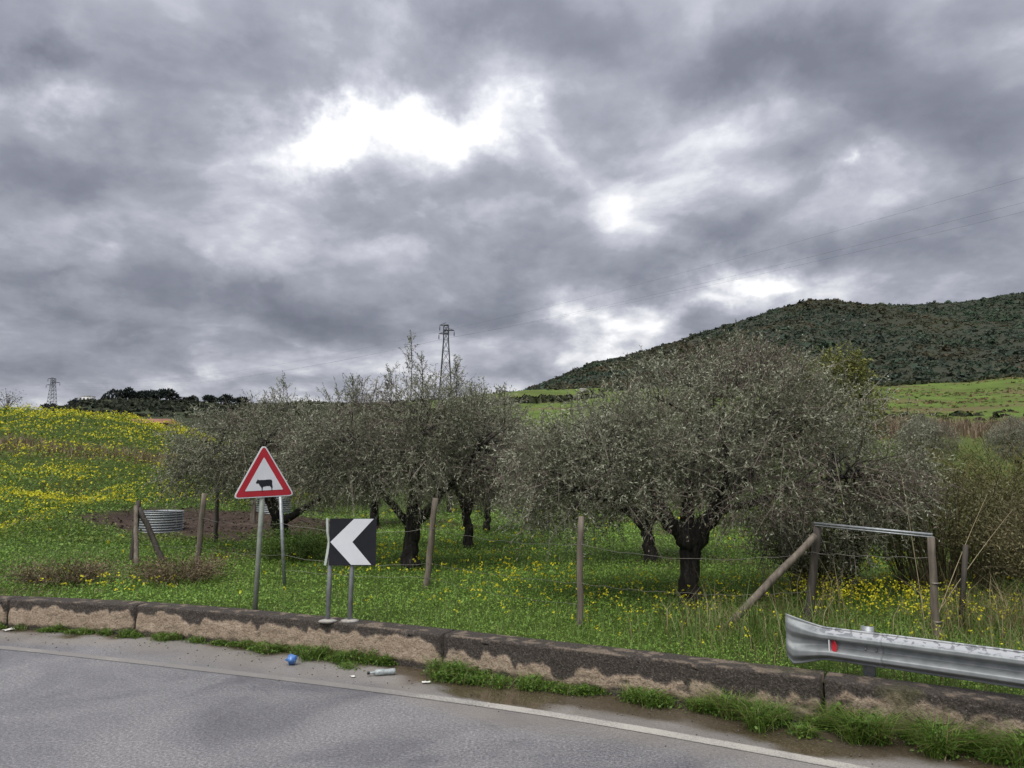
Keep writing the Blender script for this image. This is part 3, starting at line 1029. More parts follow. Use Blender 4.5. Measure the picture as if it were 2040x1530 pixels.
    LP = A[:, None] + TD_[:, None] * (TL[:, None] * t)[..., None] + grav * ((droop * TL)[:, None] * t ** 2)[..., None]
    tang = norm(TD_[:, None] + grav * (2 * droop[:, None] * t)[..., None])
    LD = norm(tang * .65 + g.normal(0, .65, (n, K, 3)))
    LP, LD = LP[keep], LD[keep]
    nl = len(LP)
    ll = leaf[0] * g.uniform(.65, 1.25, nl)
    V, Q = leaf_quads(LP, LD, ll, leaf[1] * g.uniform(.75, 1.25, nl), g=g)
    u = np.clip(g.random(nl) ** 1.6 * .75 + .5 * (np.repeat(g.random(n)[:, None], K, 1)[keep] - .4), 0, 1)      # each spray has its own shade
    col = pal_mix((.110, .126, .066), (.48, .495, .375), u)
    b = np.repeat(brn[:, None], K, 1)[keep]
    bu = (g.random(nl) < b * .75)[:, None]
    col = np.where(bu, pal_mix((.085, .062, .052), (.22, .17, .14), g.random(nl)), col) * tintmul
    col = np.repeat(col, 4, 0)
    # the twigs themselves, thin ribbons
    e = A + TD_ * TL[:, None] + grav * (droop * TL)[:, None]
    mid = A + TD_ * (TL * .5)[:, None] + grav * (droop * TL * .25)[:, None]
    st = A - TD_ * (TL * .5)[:, None]
    S = norm(np.cross(TD_, norm(g.normal(size=(n, 3)))))
    w = g.uniform(.0022, .0045, (n, 1)) * (leaf[0] / .055)
    TV = np.stack([st - S * w, st + S * w, mid + S * w * .8, mid - S * w * .8, e + S * w * .4, e - S * w * .4], 1).reshape(-1, 3)
    bb = np.arange(n)[:, None] * 6
    TQ = np.concatenate([bb + np.array([[0, 1, 2, 3]]), bb + np.array([[3, 2, 4, 5]])], 1).reshape(-1, 4)
    tcol = np.repeat(pal_mix((.07, .058, .050), (.24, .205, .175), g.random(n)), 6, 0)
    return mb, (TV, TQ, tcol), (V, Q, col)


def plant_tree(name, parts, loc, label, group='olive trees of the grove', rz=0.0, scale=1.0, cat='olive tree'):
    root = empty(name, loc, rz)
    tag(root, label, cat, group)
    tr, tw, lv = parts
    tr.build('trunk', M['bark'], root, smooth=True)
    a = mk('twigs', tw[0], tw[1], None, M['twig'], tw[2], root)
    a['kind'] = 'stuff'
    b = mk('crown', lv[0], lv[1], None, M['leaf'], lv[2], root)
    b['kind'] = 'stuff'
    root.scale = (scale,) * 3
    return root


def build_trees():
    # big spreading tree by the fence
    t1 = olive(101, [(0, 0, -.1, .20), (.0, 0, .25, .135), (.03, 0, .95, .145)],
               [[(.03, 0, .85, .17), (-.35, .0, 1.25, .12), (-.75, .05, 1.75, .08), (-1.3, .1, 2.3, .04)],
                [(.03, 0, .85, .17), (.35, -.05, 1.3, .12), (.75, -.05, 1.75, .08), (1.5, .1, 2.5, .04)],
                [(.03, .05, .85, .13), (.05, .4, 1.5, .09), (.2, .5, 2.3, .06), (.4, .4, 3.2, .03)],
                [(-.35, 0, 1.25, .07), (-.9, -.25, 1.35, .05), (-1.5, -.3, 1.7, .03)],
                [(.35, -.05, 1.3, .07), (1.2, -.3, 1.6, .05), (2.4, -.2, 1.9, .025)],
                [(.35, -.05, 1.3, .06), (.4, -.6, 1.7, .04), (.3, -.9, 2.2, .02)]],
               [(-1.30, 0, 2.22, 1.10, 1.4, .80), (-.05, 0, 2.62, 1.35, 1.6, 1.0), (1.0, .2, 2.85, 1.25, 1.5, .95), (2.15, 0, 2.3, 1.25, 1.4, .9),
                (.3, -.8, 1.85, 1.8, .9, .62, .9), (2.55, .2, 1.65, 1.05, 1.2, .65, .9), (-1.55, .2, 1.62, 1.1, 1.2, .6, .9), (-.1, -.9, 1.45, 1.2, .5, .30, .5), (3.05, .1, 1.85, .65, .9, .6, .6), (1.2, -.5, 1.5, .9, .5, .4, .6),
                (1.35, .3, 1.15, .45, .5, .6, .4), (2.2, .1, 1.15, .7, .6, .55, .5), (.95, 0, 3.3, .75, .9, .45, .8), (-2.1, 0, 1.85, .75, .9, .75, .8)],
               8300, 18, (.058, .0130), [(.75, 0, 3.55, .45, .25), (1.15, .1, 3.5, .4, .3), (.4, 0, 3.4, .4, .3), (-.4, .2, 3.25, .35, .3), (1.6, 0, 3.2, .4, .3)], brown=.8)
    plant_tree('olive_tree', t1, (2.63, 11.59, tz(2.63, 11.59) - .02), 'largest olive tree with a forked black trunk beside the slanting fence brace')
    t3 = olive(103, [(0, 0, -.1, .19), (.02, 0, .35, .145), (.05, 0, 1.0, .14)],
               [[(.05, 0, .9, .16), (.05, .05, 1.5, .12), (.1, .05, 2.2, .08), (.3, .1, 3.0, .03)],
                [(.05, 0, .85, .13), (.4, -.05, 1.25, .09), (.9, 0, 1.8, .06), (1.4, 0, 2.4, .03)],
                [(.05, 0, .8, .10), (-.4, 0, 1.3, .07), (-.9, .05, 1.9, .05), (-1.2, 0, 2.5, .025)]],
               [(-1.0, 0, 2.65, 1.15, 1.3, .9), (.25, 0, 2.8, 1.25, 1.4, .95), (1.35, 0, 2.55, 1.05, 1.2, .85), (0, -.6, 1.85, 1.75, .8, .55, .9), (1.6, .2, 1.65, .9, .9, .55, .9), (-1.6, .2, 1.7, 1.0, .9, .55, .9), (-1.9, .1, 2.3, .8, .9, .7, .8)],
               5400, 15, (.064, .0145), [(-.05, 0, 3.55, .95, .45), (.15, .1, 3.5, .7, .4), (.85, 0, 3.35, .75, .35), (-.45, 0, 3.4, .5, .35), (1.4, .1, 3.2, .45, .4), (1.8, .1, 3.1, .4, .35), (-1.2, 0, 3.25, .4, .3)], brown=.7, tintmul=.9)
    plant_tree('olive_tree', t3, (-1.96, 15.26, tz(-1.96, 15.26) - .02), 'olive tree with thick upright trunk and tall shoots, right behind the chevron sign')
    t4 = olive(104, [(.12, 0, -.1, .20), (.03, 0, .4, .16), (-.08, 0, .75, .15)],
               [[(-.06, 0, .7, .14), (-.28, 0, 1.2, .12), (-.42, 0, 1.7, .10), (-.5, .1, 2.6, .05)],
                [(-.06, 0, .6, .11), (.35, -.02, .95, .09), (.75, -.02, 1.12, .07), (1.1, 0, 1.5, .05), (1.5, .1, 2.1, .03)],
                [(-.4, 0, 1.6, .07), (-1.0, .1, 2.1, .05), (-1.7, .1, 2.5, .03)]],
               [(-1.5, 0, 2.45, 1.25, 1.3, .85), (-.3, 0, 2.65, 1.2, 1.3, .9), (.9, 0, 2.4, 1.05, 1.2, .85), (-.6, -.4, 1.8, 1.8, .9, .5, .8), (1.3, .1, 1.7, .9, .9, .5, .9), (-2.0, .2, 1.7, 1.0, .9, .55, .9), (1.7, .1, 2.2, .8, .9, .7, .8)],
               4500, 15, (.068, .016), [(-.05, 0, 3.2, .75, .45), (-1.0, 0, 3.05, .4, .3), (.6, 0, 3.1, .4, .3), (1.1, 0, 3.0, .4, .3), (-.5, 0, 3.2, .4, .3)], brown=.7, tintmul=.92)
    plant_tree('olive_tree', t4, (-5.33, 18.09, tz(-5.33, 18.09) - .02), 'leaning olive tree split low into two dark limbs, behind the triangular sign')
    # two more shapes, used for the rest of the grove
    ta = olive(105, [(0, 0, -.1, .14), (.03, 0, .5, .105), (0, 0, 1.0, .10)],
               [[(0, 0, .95, .1), (-.3, .1, 1.5, .07), (-.8, .1, 2.3, .03)], [(0, 0, .95, .1), (.35, 0, 1.5, .07), (.9, 0, 2.3, .03)], [(0, 0, .95, .08), (.05, .3, 1.7, .06), (.1, .3, 2.8, .03)]],
               [(-.8, 0, 2.5, 1.15, 1.2, .9), (.5, 0, 2.75, 1.2, 1.2, .95), (1.1, .1, 2.3, .95, 1.1, .8), (0, -.3, 1.75, 1.8, 1.0, .55, .9)],
               2700, 14, (.078, .019), [(.1, 0, 3.45, .5, .3), (.8, 0, 3.4, .45, .3), (-.6, 0, 3.2, .4, .3)], brown=.6, tintmul=.92)
    tb = olive(106, [(0, 0, -.1, .16), (-.05, 0, .4, .12), (-.08, 0, .8, .115)],
               [[(-.08, 0, .7, .12), (-.5, .1, 1.2, .08), (-1.2, .1, 1.9, .04)], [(-.08, 0, .7, .12), (.3, 0, 1.4, .08), (.8, 0, 2.2, .03)], [(-.08, 0, .7, .08), (-.1, -.3, 1.6, .06), (-.2, -.3, 2.6, .03)]],
               [(-1.1, 0, 2.2, 1.2, 1.2, .85), (.1, 0, 2.6, 1.2, 1.3, .9), (1.0, 0, 2.2, 1.1, 1.1, .85), (-.1, .2, 1.6, 1.8, 1.0, .55, .9)],
               2700, 14, (.078, .019), [(-.3, 0, 3.3, .35, .3), (.5, 0, 3.3, .4, .3)], brown=.35, tintmul=1.0)
    A = plant_tree('olive_tree', ta, (-1.09, 18.97, tz(-1.09, 18.97) - .02), 'slim olive tree with a thin forked trunk just right of the upright fence post', scale=.98)
    B = plant_tree('olive_tree', tb, (2.85, 16.21, tz(2.85, 16.21) - .02), 'olive tree whose trunk shows just behind the largest olive tree', scale=.98)
    spots = [
        (A, -.75, 23.2, 1.3, .92, 'dark purple tinged olive tree deep in the grove, behind the slim forked one'),
        (B, -4.5, 25.5, 2.1, 1.05, 'olive tree farther back between the two road signs'),
        (A, -2.6, 33.0, 4.0, 1.0, 'olive tree at the back of the grassy aisle'),
        (B, -9.2, 31.0, .6, 1.0, 'olive tree behind the corrugated trough half hidden by the leaning tree'),
        (A, -8.6, 37.0, 2.9, 1.0, 'olive tree at the foot of the flowery bank'),
        (B, 6.2, 24.0, 5.2, 1.0, 'olive tree rising behind the crown of the largest tree'),
        (A, 26.5, 49.5, 1.9, 1.02, 'olive tree with an arched leaning trunk on the bright grass beyond the thicket'),
        (B, 30.6, 47.0, 3.6, 1.02, 'olive tree with upright trunk on the bright grass beyond the thicket'),
        (B, 23.8, 55.0, 0.4, 1.05, 'olive tree between the reed bed and the bright grass'),
        (A, 19.4, 47.0, 4.9, 1.0, 'olive tree partly hidden by the right edge of the largest crown'),
        (A, 32.5, 62.0, .9, 1.0, 'olive tree at the edge of the reed bed below the meadow'),
        (B, 1.0, 75.0, 1.2, 1.0, 'olive tree standing alone below the bright green slope'),
        (A, -3.5, 70.0, 2.2, 1.1, 'olive tree below the power pylon'),
        (B, -14.5, 58.0, 4.4, 1.05, 'olive tree on the end of the flowery bank'),
        (A, -19.5, 66.0, 3.1, 1.0, 'olive tree beside the red roofed shed')]
    for src, x, y, rz, sc, lab in spots:
        o = copy_tree(src)
        o.location = (x, y, tz(x, y) - .05)
        o.rotation_euler = (0, 0, rz)
        o.scale = (sc,) * 3
        o['label'] = lab
    # taller yellow green tree behind the big olive
    g = np.random.default_rng(9)
    ty = olive(107, [(0, 0, -.1, .2), (0, 0, 1.2, .16), (.05, 0, 2.2, .12)],
               [[(.05, 0, 2.1, .1), (-.4, 0, 3, .06), (-.8, 0, 4, .03)], [(.05, 0, 2.1, .1), (.5, 0, 3.2, .06), (.7, 0, 4.6, .03)]],
               [(.5, 0, 4.6, .95, 1, 1.25), (-.9, .2, 4.5, .7, .8, 1.0, .8), (1.3, .1, 3.6, .8, .9, .9), (-.2, 0, 3.2, 1.2, 1.1, .9)],
               1700, 14, (.10, .05), brown=0, bare=.1)
    tv, tq, tcn = ty[2]
    k = g.random(len(tv) // 4)
    tcn = np.repeat(pal_mix((.085, .10, .022), (.28, .29, .085), k), 4, 0)
    plant_tree('broadleaf_tree', (ty[0], ty[1], (tv, tq, tcn)), (12.3, 30, tz(12.3, 30) - .05), 'yellow green leafy tree rising behind the largest olive crown', 'trees behind the grove', scale=1.08, cat='tree')


# ------------------------------------------------------------------ ground vegetation
def scatter(n, dmin, dmax, amin, amax, power=0.0, g=rng):
    """random plan points, thinning out with distance (uniform in log distance)"""
    az = np.radians(g.uniform(amin, amax, n))
    d = np.exp(g.uniform(np.log(dmin), np.log(dmax), n))
    return np.tan(az) * d, d


def in_field(x, y, margin=.34):
    b = np.full(len(x), 9.0)
    near = np.hypot(x, y) < 22
    b[near] = behind_wall(x[near], y[near])
    return b > margin


def ground_height_ok(x, y):
    return terrain(x, y)


def build_meadow():
    g = np.random.default_rng(5)
    # --- low clover and herbs
    x, y = scatter(262000, 5.5, 34, -44, 44, g=g)
    ok = in_field(x, y) & (soil_mask(x, y) < .25 + .5 * g.random(len(x)))
    x, y = x[ok], y[ok]
    d = np.hypot(x, y)
    hmap = fbm(x * .8, y * .8, 3)
    P = np.stack([x, y, terrain(x, y) + (.01 + .16 * hmap ** 1.5 * g.random(len(x)) ** .7)], 1)
    L = .030 * np.clip(d / 11, .75, 2.6) * g.uniform(.6, 1.4, len(x))
    V, Q = up_leaves(P, L, L * g.uniform(.55, .9, len(x)), g)
    u = g.random(len(x))
    lush = fbm(x * .35, y * .35, 12)
    col = pal_mix((.075, .165, .022), (.265, .41, .075), u) * (.65 + .85 * lush)[:, None]
    dryk = (g.random(len(x)) < np.clip((fbm(x * .5, y * .5, 66) - .62) * 6, 0, .6))[:, None]
    col = np.where(dryk, pal_mix((.10, .075, .035), (.20, .16, .085), u), col)
    o = mk('clover', V, Q, None, M['herb'], np.repeat(col, 4, 0))
    setting(o, 'low green clover and herbs carpeting the field under the olive trees', 'clover', 'stuff')
    # --- grass blades in the field
    x, y = scatter(90000, 5.3, 40, -46, 46, g=g)
    dens = fbm(x * .6, y * .6, 30)
    ok = in_field(x, y, .33) & (soil_mask(x, y) < .3) & (g.random(len(x)) < .35 + .9 * dens)
    x, y = x[ok], y[ok]
    d = np.hypot(x, y)
    P = np.stack([x, y, terrain(x, y) - .01], 1)
    rt = np.clip((x / y - .16) * 5, 0, 1)                   # taller towards the thicket
    L = g.uniform(.08, .20, len(x)) * (1 + 1.1 * rt * g.random(len(x)))
    V, Q = blades(P, L, .006 * np.clip(d / 10, .8, 3.2), g.uniform(.1, .6, len(x)), g)
    u = g.random(len(x))
    col = pal_mix((.09, .18, .025), (.23, .34, .075), u)
    straw = (g.random(len(x)) < .06 + .30 * rt)[:, None]
    col = np.where(straw, pal_mix((.14, .115, .05), (.34, .28, .15), u), col)
    o = mk('grass', V, Q, None, M['herb'], np.repeat(col, 6, 0))
    setting(o, 'green grass blades with straw between them across the field', 'grass', 'stuff')
    # --- flowers in the grove
    x, y = scatter(9000, 8, 34, -42, 40, g=g)
    band = np.exp(-((np.hypot(x, y) - 13.5) / 3.2) ** 2)
    ok = in_field(x, y, .7) & (g.random(len(x)) < np.clip(.04 + bloom(x * 2.2, y * 2.2) * (.10 + .75 * band), 0, 1)) & (soil_mask(x, y) < .2)
    x, y = x[ok], y[ok]
    flower_mesh('yellow_flowers', x, y, g, .034, (.10, .26), 'small yellow wild flowers dotted over the clover in the grove')
    # a thick patch by the guardrail
    x = g.normal(4.75, .75, 420)
    y = 10.6 - (x - 4.75) * .35 + g.normal(0, .75, 420)
    ok = in_field(x, y, .8)
    flower_mesh('yellow_flowers', x[ok], y[ok], g, .030, (.22, .42), 'thick patch of yellow flowers behind the guardrail')


def flower_mesh(name, x, y, g, size, hr, label):
    d = np.hypot(x, y)
    rep = 3
    xs = np.repeat(x, rep) + g.normal(0, .020, len(x) * rep) * np.repeat(np.clip(d / 11, .7, 4), rep)
    ys = np.repeat(y, rep) + g.normal(0, .020, len(x) * rep) * np.repeat(np.clip(d / 11, .7, 4), rep)
    h = np.repeat(g.uniform(*hr, len(x)), rep) + g.normal(0, .015, len(xs))
    P = np.stack([xs, ys, terrain(xs, ys) + h], 1)
    L = size * np.clip(np.repeat(d, rep) / 12, .8, 3.0) * g.uniform(.7, 1.3, len(xs))
    mb = MB()
    for k in range(2):
        V, Q = up_leaves(P, L, L * .75, g, .9)
        u = g.random(len(xs))
        mb.add(V, Q, None, np.repeat(pal_mix((.58, .50, .012), (.84, .82, .07), u), 4, 0))
    B = P.copy()
    B[:, 2] -= h
    V, Q = blades(B[::rep], h[::rep] * 1.02, .004 * np.clip(d / 12, .8, 3), .02, g, .05)
    mb.add(V, Q, None, np.broadcast_to(np.array([.10, .20, .02]), V.shape))
    o = mb.build(name, M['petal'])
    setting(o, label, 'flowers', 'stuff')


def build_bank():
    """leafy flowery bank to the left and its dry strip"""
    g = np.random.default_rng(15)
    x, y = scatter(104000, 19, 84, -52, -9, g=g)
    tx = x / y
    edge = -.22 - .12 * np.clip((40 - y) / 18, 0, 1)
    ok = (tx < edge + .05 * g.normal(size=len(x))) & (soil_mask(x, y) < .15)
    x, y = x[ok], y[ok]
    d = np.hypot(x, y)
    yb = 41 + 6 * (fbm(x * .12, x * 0, 55) - .5)
    dry = .8 * np.exp(-((y - yb) / 1.7) ** 2)
    hmap = fbm(x * .5, y * .5, 3, 3)
    clump = np.clip((hmap - .3) * 2, 0, 1)
    P = np.stack([x, y, terrain(x, y) + (.05 + .95 * clump ** 1.5 * g.random(len(x)) ** .6) * (1 - .5 * dry)], 1)
    L = .10 * np.clip(d / 40, .7, 1.5) * g.uniform(.6, 1.5, len(x))
    V, Q = up_leaves(P, L, L * .65, g, .9)
    u = g.random(len(x))
    col = pal_mix((.055, .105, .014), (.23, .30, .045), u ** 1.2) * (.7 + .7 * fbm(x * .2, y * .2, 19))[:, None]
    dk = (g.random(len(x)) < dry * .8 + .03)[:, None]
    col = np.where(dk, pal_mix((.13, .095, .05), (.28, .22, .13), u), col)
    o = mk('bank_herbs', V, Q, None, M['herb'], np.repeat(col, 4, 0))
    setting(o, 'thick leafy herbs covering the flowery bank', 'herbs', 'stuff')
    # flowers
    x, y = scatter(64000, 19, 80, -52, -10, g=g)
    tx = x / y
    yb = 41 + 6 * (fbm(x * .12, x * 0, 55) - .5)
    dry = np.exp(-((y - yb) / 2.6) ** 2)
    hmap = fbm(x * .5, y * .5, 3, 3)
    p = np.clip((.16 + 1.1 * bloom(x, y)) * (1 - dry) * np.clip((hmap - .25) * 3.0, .08, 1) * (1 + .6 * np.clip((34 - y) / 10, 0, 1)), 0, 1)
    ok = (tx < edge_of(y)) & (soil_mask(x, y) < .05) & (g.random(len(x)) < p) & ~((x > -11.5) & (y < 30))
    x, y = x[ok], y[ok]
    d = np.hypot(x, y)
    clump = np.clip((fbm(x * .5, y * .5, 3, 3) - .3) * 2, 0, 1)
    P = np.stack([x, y, terrain(x, y) + .12 + .95 * clump ** 1.5 * g.uniform(.75, 1.1, len(x))], 1)
    L = .085 * np.clip(d / 40, .6, 1.6) * g.uniform(.6, 1.35, len(x))
    mb = MB()
    for k in range(2):
        V, Q = up_leaves(P + g.normal(0, .02, P.shape), L, L * .8, g, .9)
        u = g.random(len(x))
        mb.add(V, Q, None, np.repeat(pal_mix((.52, .46, .012), (.80, .78, .07), u), 4, 0))
    o = mb.build('bank_flowers', M['petal'])
    setting(o, 'masses of yellow flowers over the bank behind the troughs', 'flowers', 'stuff')
    # dry grass along the strip
    x = g.uniform(-46, -9, 9000)
    yb = 41 + 6 * (fbm(x * .12, x * 0, 55) - .5)
    y = yb + g.normal(0, 1.1, len(x))
    ok = (x / y < -.24) & (g.random(len(x)) < .6)
    x, y = x[ok], y[ok]
    V, Q = blades(np.stack([x, y, terrain(x, y) - .02], 1), g.uniform(.3, .85, len(x)), .035, g.uniform(.1, .5, len(x)), g)
    o = mk('dry_grass', V, Q, None, M['herb'], np.repeat(pal_mix((.13, .095, .05), (.30, .235, .14), g.random(len(x))), 6, 0))
    setting(o, 'strip of dry brown grass crossing the flowery bank', 'dry grass', 'stuff')


def edge_of(y):
    return -.22 - .12 * np.clip((40 - y) / 18, 0, 1)


def build_soil_clods():
    g = np.random.default_rng(25)
    n = 9000
    x, y = g.uniform(-15, -2, n), g.uniform(18, 31, n)
    ok = soil_mask(x, y) > .45
    x, y = x[ok], y[ok]
    size = .03 + .16 * g.random(len(x)) ** 3
    col = pal_mix((.035, .026, .020), (.10, .075, .060), g.random(len(x)))
    o = bushes('soil_clods', np.stack([x, y, terrain(x, y) - .02], 1), size, col, M['twig'], .7, 5)
    setting(o, 'churned dark brown earth around the water troughs', 'soil', 'stuff')


def build_wall_foot_grass():
    """grass and weeds growing from the joint between wall and road, in separate clumps"""
    g = np.random.default_rng(33)
    # clump centres: arc position by x, spread along, spread out, height, blades, leafiness, label
    spec = [
        (-7.6, 11.47, .55, .07, .10, 900, .3, 'thin weeds at the wall foot beyond the white litter'),
        (-5.9, 11.1, 1.0, .09, .11, 2000, .4, 'low strip of grass at the foot of the far wall block'),
        (-4.4, 10.65, .9, .10, .12, 2200, .4, 'low strip of grass just right of the first dark wall joint'),
        (-3.0, 10.1, .55, .14, .13, 1800, .5, 'green tuft at the wall foot below the triangular sign'),
        (-2.35, 9.75, .38, .16, .15, 1900, .6, 'weedy tuft around the blue wrapper'),
        (-1.62, 9.42, .36, .17, .17, 2200, .7, 'bushy weed tuft beside the plastic bottle'),
        (-.55, 8.9, .30, .20, .22, 2800, .9, 'leafy weed clump at the dark wall joint below the chevron sign'),
        (.1, 8.6, .35, .14, .14, 1600, .7, 'small leafy clump right of the dark wall joint'),
        (.75, 8.3, .45, .09, .11, 1500, .5, 'low weeds along the wall foot beside the wet mud'),
        (1.5, 7.92, .40, .13, .18, 1900, .3, 'grass tuft at the wall foot facing the white line'),
        (2.2, 7.55, .45, .18, .28, 3200, .2, 'taller grass tuft below the end of the guardrail'),
        (2.95, 7.15, .45, .20, .27, 3800, .2, 'tall grass clump at the mossy wall joint'),
        (3.6, 6.75, .45, .20, .28, 3800, .3, 'thick grass clump under the guardrail'),
        (4.3, 6.35, .50, .20, .27, 3800, .2, 'grass clump at the foot of the brown wall'),
        (5.2, 5.8, .60, .20, .27, 3200, .2, 'grass clump where the wall leaves the view')]
    for (x0, y0, ss, ts, h, nb, leafy, lab) in spec:
        s0 = s_of(x0, y0)
        n1 = int(nb * (.75 - leafy * .45))
        nc = 11
        cs, ct, ch = s0 + g.normal(0, ss * .62, nc), -np.abs(g.normal(0, ts * .8, nc)), g.uniform(.35, 1.25, nc)
        k = g.integers(0, nc, n1)
        s = cs[k] + g.normal(0, .045, n1)
        t = np.minimum(ct[k] + g.normal(0, .035, n1), -.01)
        P = on_wall(s, t)
        hh = h * g.uniform(.3, 1.1, n1) * ch[k]
        V, Q = blades(np.column_stack([P, np.full(n1, -.005)]), hh + .02, g.uniform(.004, .009, n1), g.uniform(.2, 1.0, n1), g, 1.0)
        u = g.random(n1)
        col = pal_mix((.06, .13, .018), (.20, .30, .055), u)
        col = np.where((g.random(n1) < .14)[:, None], pal_mix((.15, .12, .05), (.32, .26, .14), u), col)
        mb = MB()
        base = np.array([*on_wall(s0, -.02), 0])
        mb.add(V - base, Q, None, np.repeat(col, 6, 0))
        n2 = int(nb * (.25 + leafy * .5))
        k = g.integers(0, nc, n2)
        s = cs[k] + g.normal(0, .075, n2)
        t = np.minimum(ct[k] + g.normal(0, .055, n2), -.01)
        P = on_wall(s, t)
        z = h * .75 * g.random(n2) ** .8 * ch[k] * np.exp(-((s - cs[k]) / .11) ** 2) + .006
        L = g.uniform(.018, .042, n2)
        V, Q = up_leaves(np.column_stack([P, z]), L, L * .7, g, .7)
        mb.add(V - base, Q, None, np.repeat(pal_mix((.05, .12, .014), (.15, .26, .04), g.random(n2)), 4, 0))
        o = mb.build('grass_tuft', M['herb'])
        o.location = tuple(base)
        tag(o, lab, 'grass tuft', 'tufts along the foot of the wall', 'stuff')


def build_thicket():
    """dry shrubs and tall grass at the right, behind the guardrail"""
    g = np.random.default_rng(44)

    def shrub(loc, nst, rad, hgt, ca, cb, sa, sb, lab, leaf=.05, per=34, droop=.5, w=.016):
        root = empty('shrub', (*loc, tz(*loc) - .03))
        tag(root, lab, 'shrub', 'shrubs of the thicket')
        a = g.random(nst) * 6.283
        r0 = rad * .45 * g.random(nst) ** .5
        B = np.stack([np.cos(a) * r0, np.sin(a) * r0, np.zeros(nst)], 1)
        a2 = a + g.normal(0, .5, nst)
        sp = rad * g.uniform(.3, 1.0, nst)
        H = hgt * g.uniform(.55, 1.08, nst)
        E = B + np.stack([np.cos(a2) * sp, np.sin(a2) * sp, H * (1 - droop * g.random(nst) * .5)], 1)
        Mi = B + np.stack([np.cos(a2) * sp * .35, np.sin(a2) * sp * .35, H * .8], 1)
        mb = MB()
        t = np.linspace(0, 1, 5)[None, :, None]
        path = (1 - t) ** 2 * B[:, None] + 2 * t * (1 - t) * Mi[:, None] + t * t * E[:, None]
        S = norm(np.cross(E - B, g.normal(size=(nst, 3))))
        ww = np.linspace(.007, .002, 5)[None, :, None]
        V = np.stack([path - S[:, None] * ww, path + S[:, None] * ww], 2)
        idx = np.arange(nst * 10).reshape(nst, 5, 2)
        Q = np.stack([idx[:, :-1, 0], idx[:, :-1, 1], idx[:, 1:, 1], idx[:, 1:, 0]], -1).reshape(-1, 4)
        mb.add(V.reshape(-1, 3), Q, None, np.repeat(pal_mix(sa, sb, g.random(nst)), 10, 0))
        st = mb.build('stems', M['twig'], root)
        st['kind'] = 'stuff'
        # side shoots and leaves
        tt = g.uniform(.25, 1.0, (nst, per))[..., None]
        P = (1 - tt) ** 2 * B[:, None] + 2 * tt * (1 - tt) * Mi[:, None] + tt * tt * E[:, None]
        P = P.reshape(-1, 3) + g.normal(0, .09, (nst * per, 3))
        D = norm(g.normal(size=(len(P), 3)) + np.repeat(norm(E - B), per, 0) * .8 + [0, 0, .2])
        V, Q = leaf_quads(P, D, leaf * g.uniform(.5, 1.6, len(P)), w * g.uniform(.6, 1.3, len(P)), g=g)
        patch = fbm(P[:, 0] * 1.7 + P[:, 1], P[:, 2] * 2.0, 7)
        u = np.clip(g.random(len(P)) * .7 + (patch - .5) * 1.2 + .15, 0, 1)
        f = mk('foliage', V, Q, None, M['leaf'], np.repeat(pal_mix(ca, cb, u), 4, 0), root)
        f['kind'] = 'stuff'
        return root
    br, bl = (.060, .050, .032), (.18, .15, .09)
    shrub((6.9, 12.6), 420, 1.5, 2.2, (.055, .058, .024), (.165, .160, .065), br, bl, 'brown twiggy shrub behind the metal gate frame', per=60)
    shrub((9.2, 13.6), 460, 1.8, 2.6, (.065, .070, .015), (.19, .185, .05), br, bl, 'olive green feathery shrub behind the thin leaning post', leaf=.07, per=70, w=.012)
    shrub((8.0, 10.6), 420, 1.5, 1.7, (.066, .062, .026), (.20, .18, .085), br, bl, 'brown bramble mound right of the thin leaning post', per=60, droop=1.0)
    shrub((11.2, 12.2), 420, 1.8, 2.3, (.060, .062, .018), (.18, .165, .05), br, bl, 'yellowish bramble mound at the edge of the thicket', leaf=.06, per=60, droop=.9)
    shrub((5.0, 12.7), 260, 1.0, 1.5, (.030, .036, .018), (.11, .105, .06), br, bl, 'dark leafy bush low behind the gate frame, under the olive crown', per=60)
    # yellow green hummock of herbs beyond
    shrub((13.4, 19.0), 420, 2.6, 1.0, (.06, .085, .016), (.18, .21, .05), (.06, .07, .02), (.15, .16, .05), 'low green mound of herbs between thicket and far olive trees', leaf=.09, per=40, droop=.8, w=.02)
    shrub((-5.75, 13.6), 160, .75, .42, (.10, .07, .04), (.22, .165, .10), br, bl, 'low brown dead weeds on the verge left of the triangular sign', per=24, droop=1.0)
    shrub((-7.6, 13.4), 160, .8, .40, (.10, .075, .04), (.22, .17, .10), br, bl, 'second patch of brown dead weeds on the verge', per=24, droop=1.0)
    shrub((-4.6, 16.6), 200, .9, .75, (.04, .085, .012), (.12, .2, .035), (.05, .07, .02), (.1, .12, .04), 'dense green weed mound at the foot of the leaning olive tree', per=40, droop=1.0)
    # tall straw and green grass by the gate frame and rail
    spots = [(2.35, 9.3, .30, 90, .75, 'long straw coloured grass tuft at the foot of the slanting brace'),
             (1.85, 9.2, .25, 70, .6, 'grass tuft between the round fence post and the brace'),
             (3.0, 8.8, .45, 420, .6, 'tall green grass left of the guardrail end'),
             (3.9, 10.3, .35, 140, .8, 'dry reeds between the two gate frame posts'),
             (5.7, 9.5, .45, 420, .75, 'straw coloured grass around the thin leaning post'),
             (6.8, 9.2, .6, 520, .75, 'straw grass mound behind the guardrail'),
             (4.5, 7.6, .55, 380, .45, 'green grass between wall and guardrail'),
             (5.6, 7.9, .6, 420, .55, 'mixed grass tuft behind the guardrail beam')]
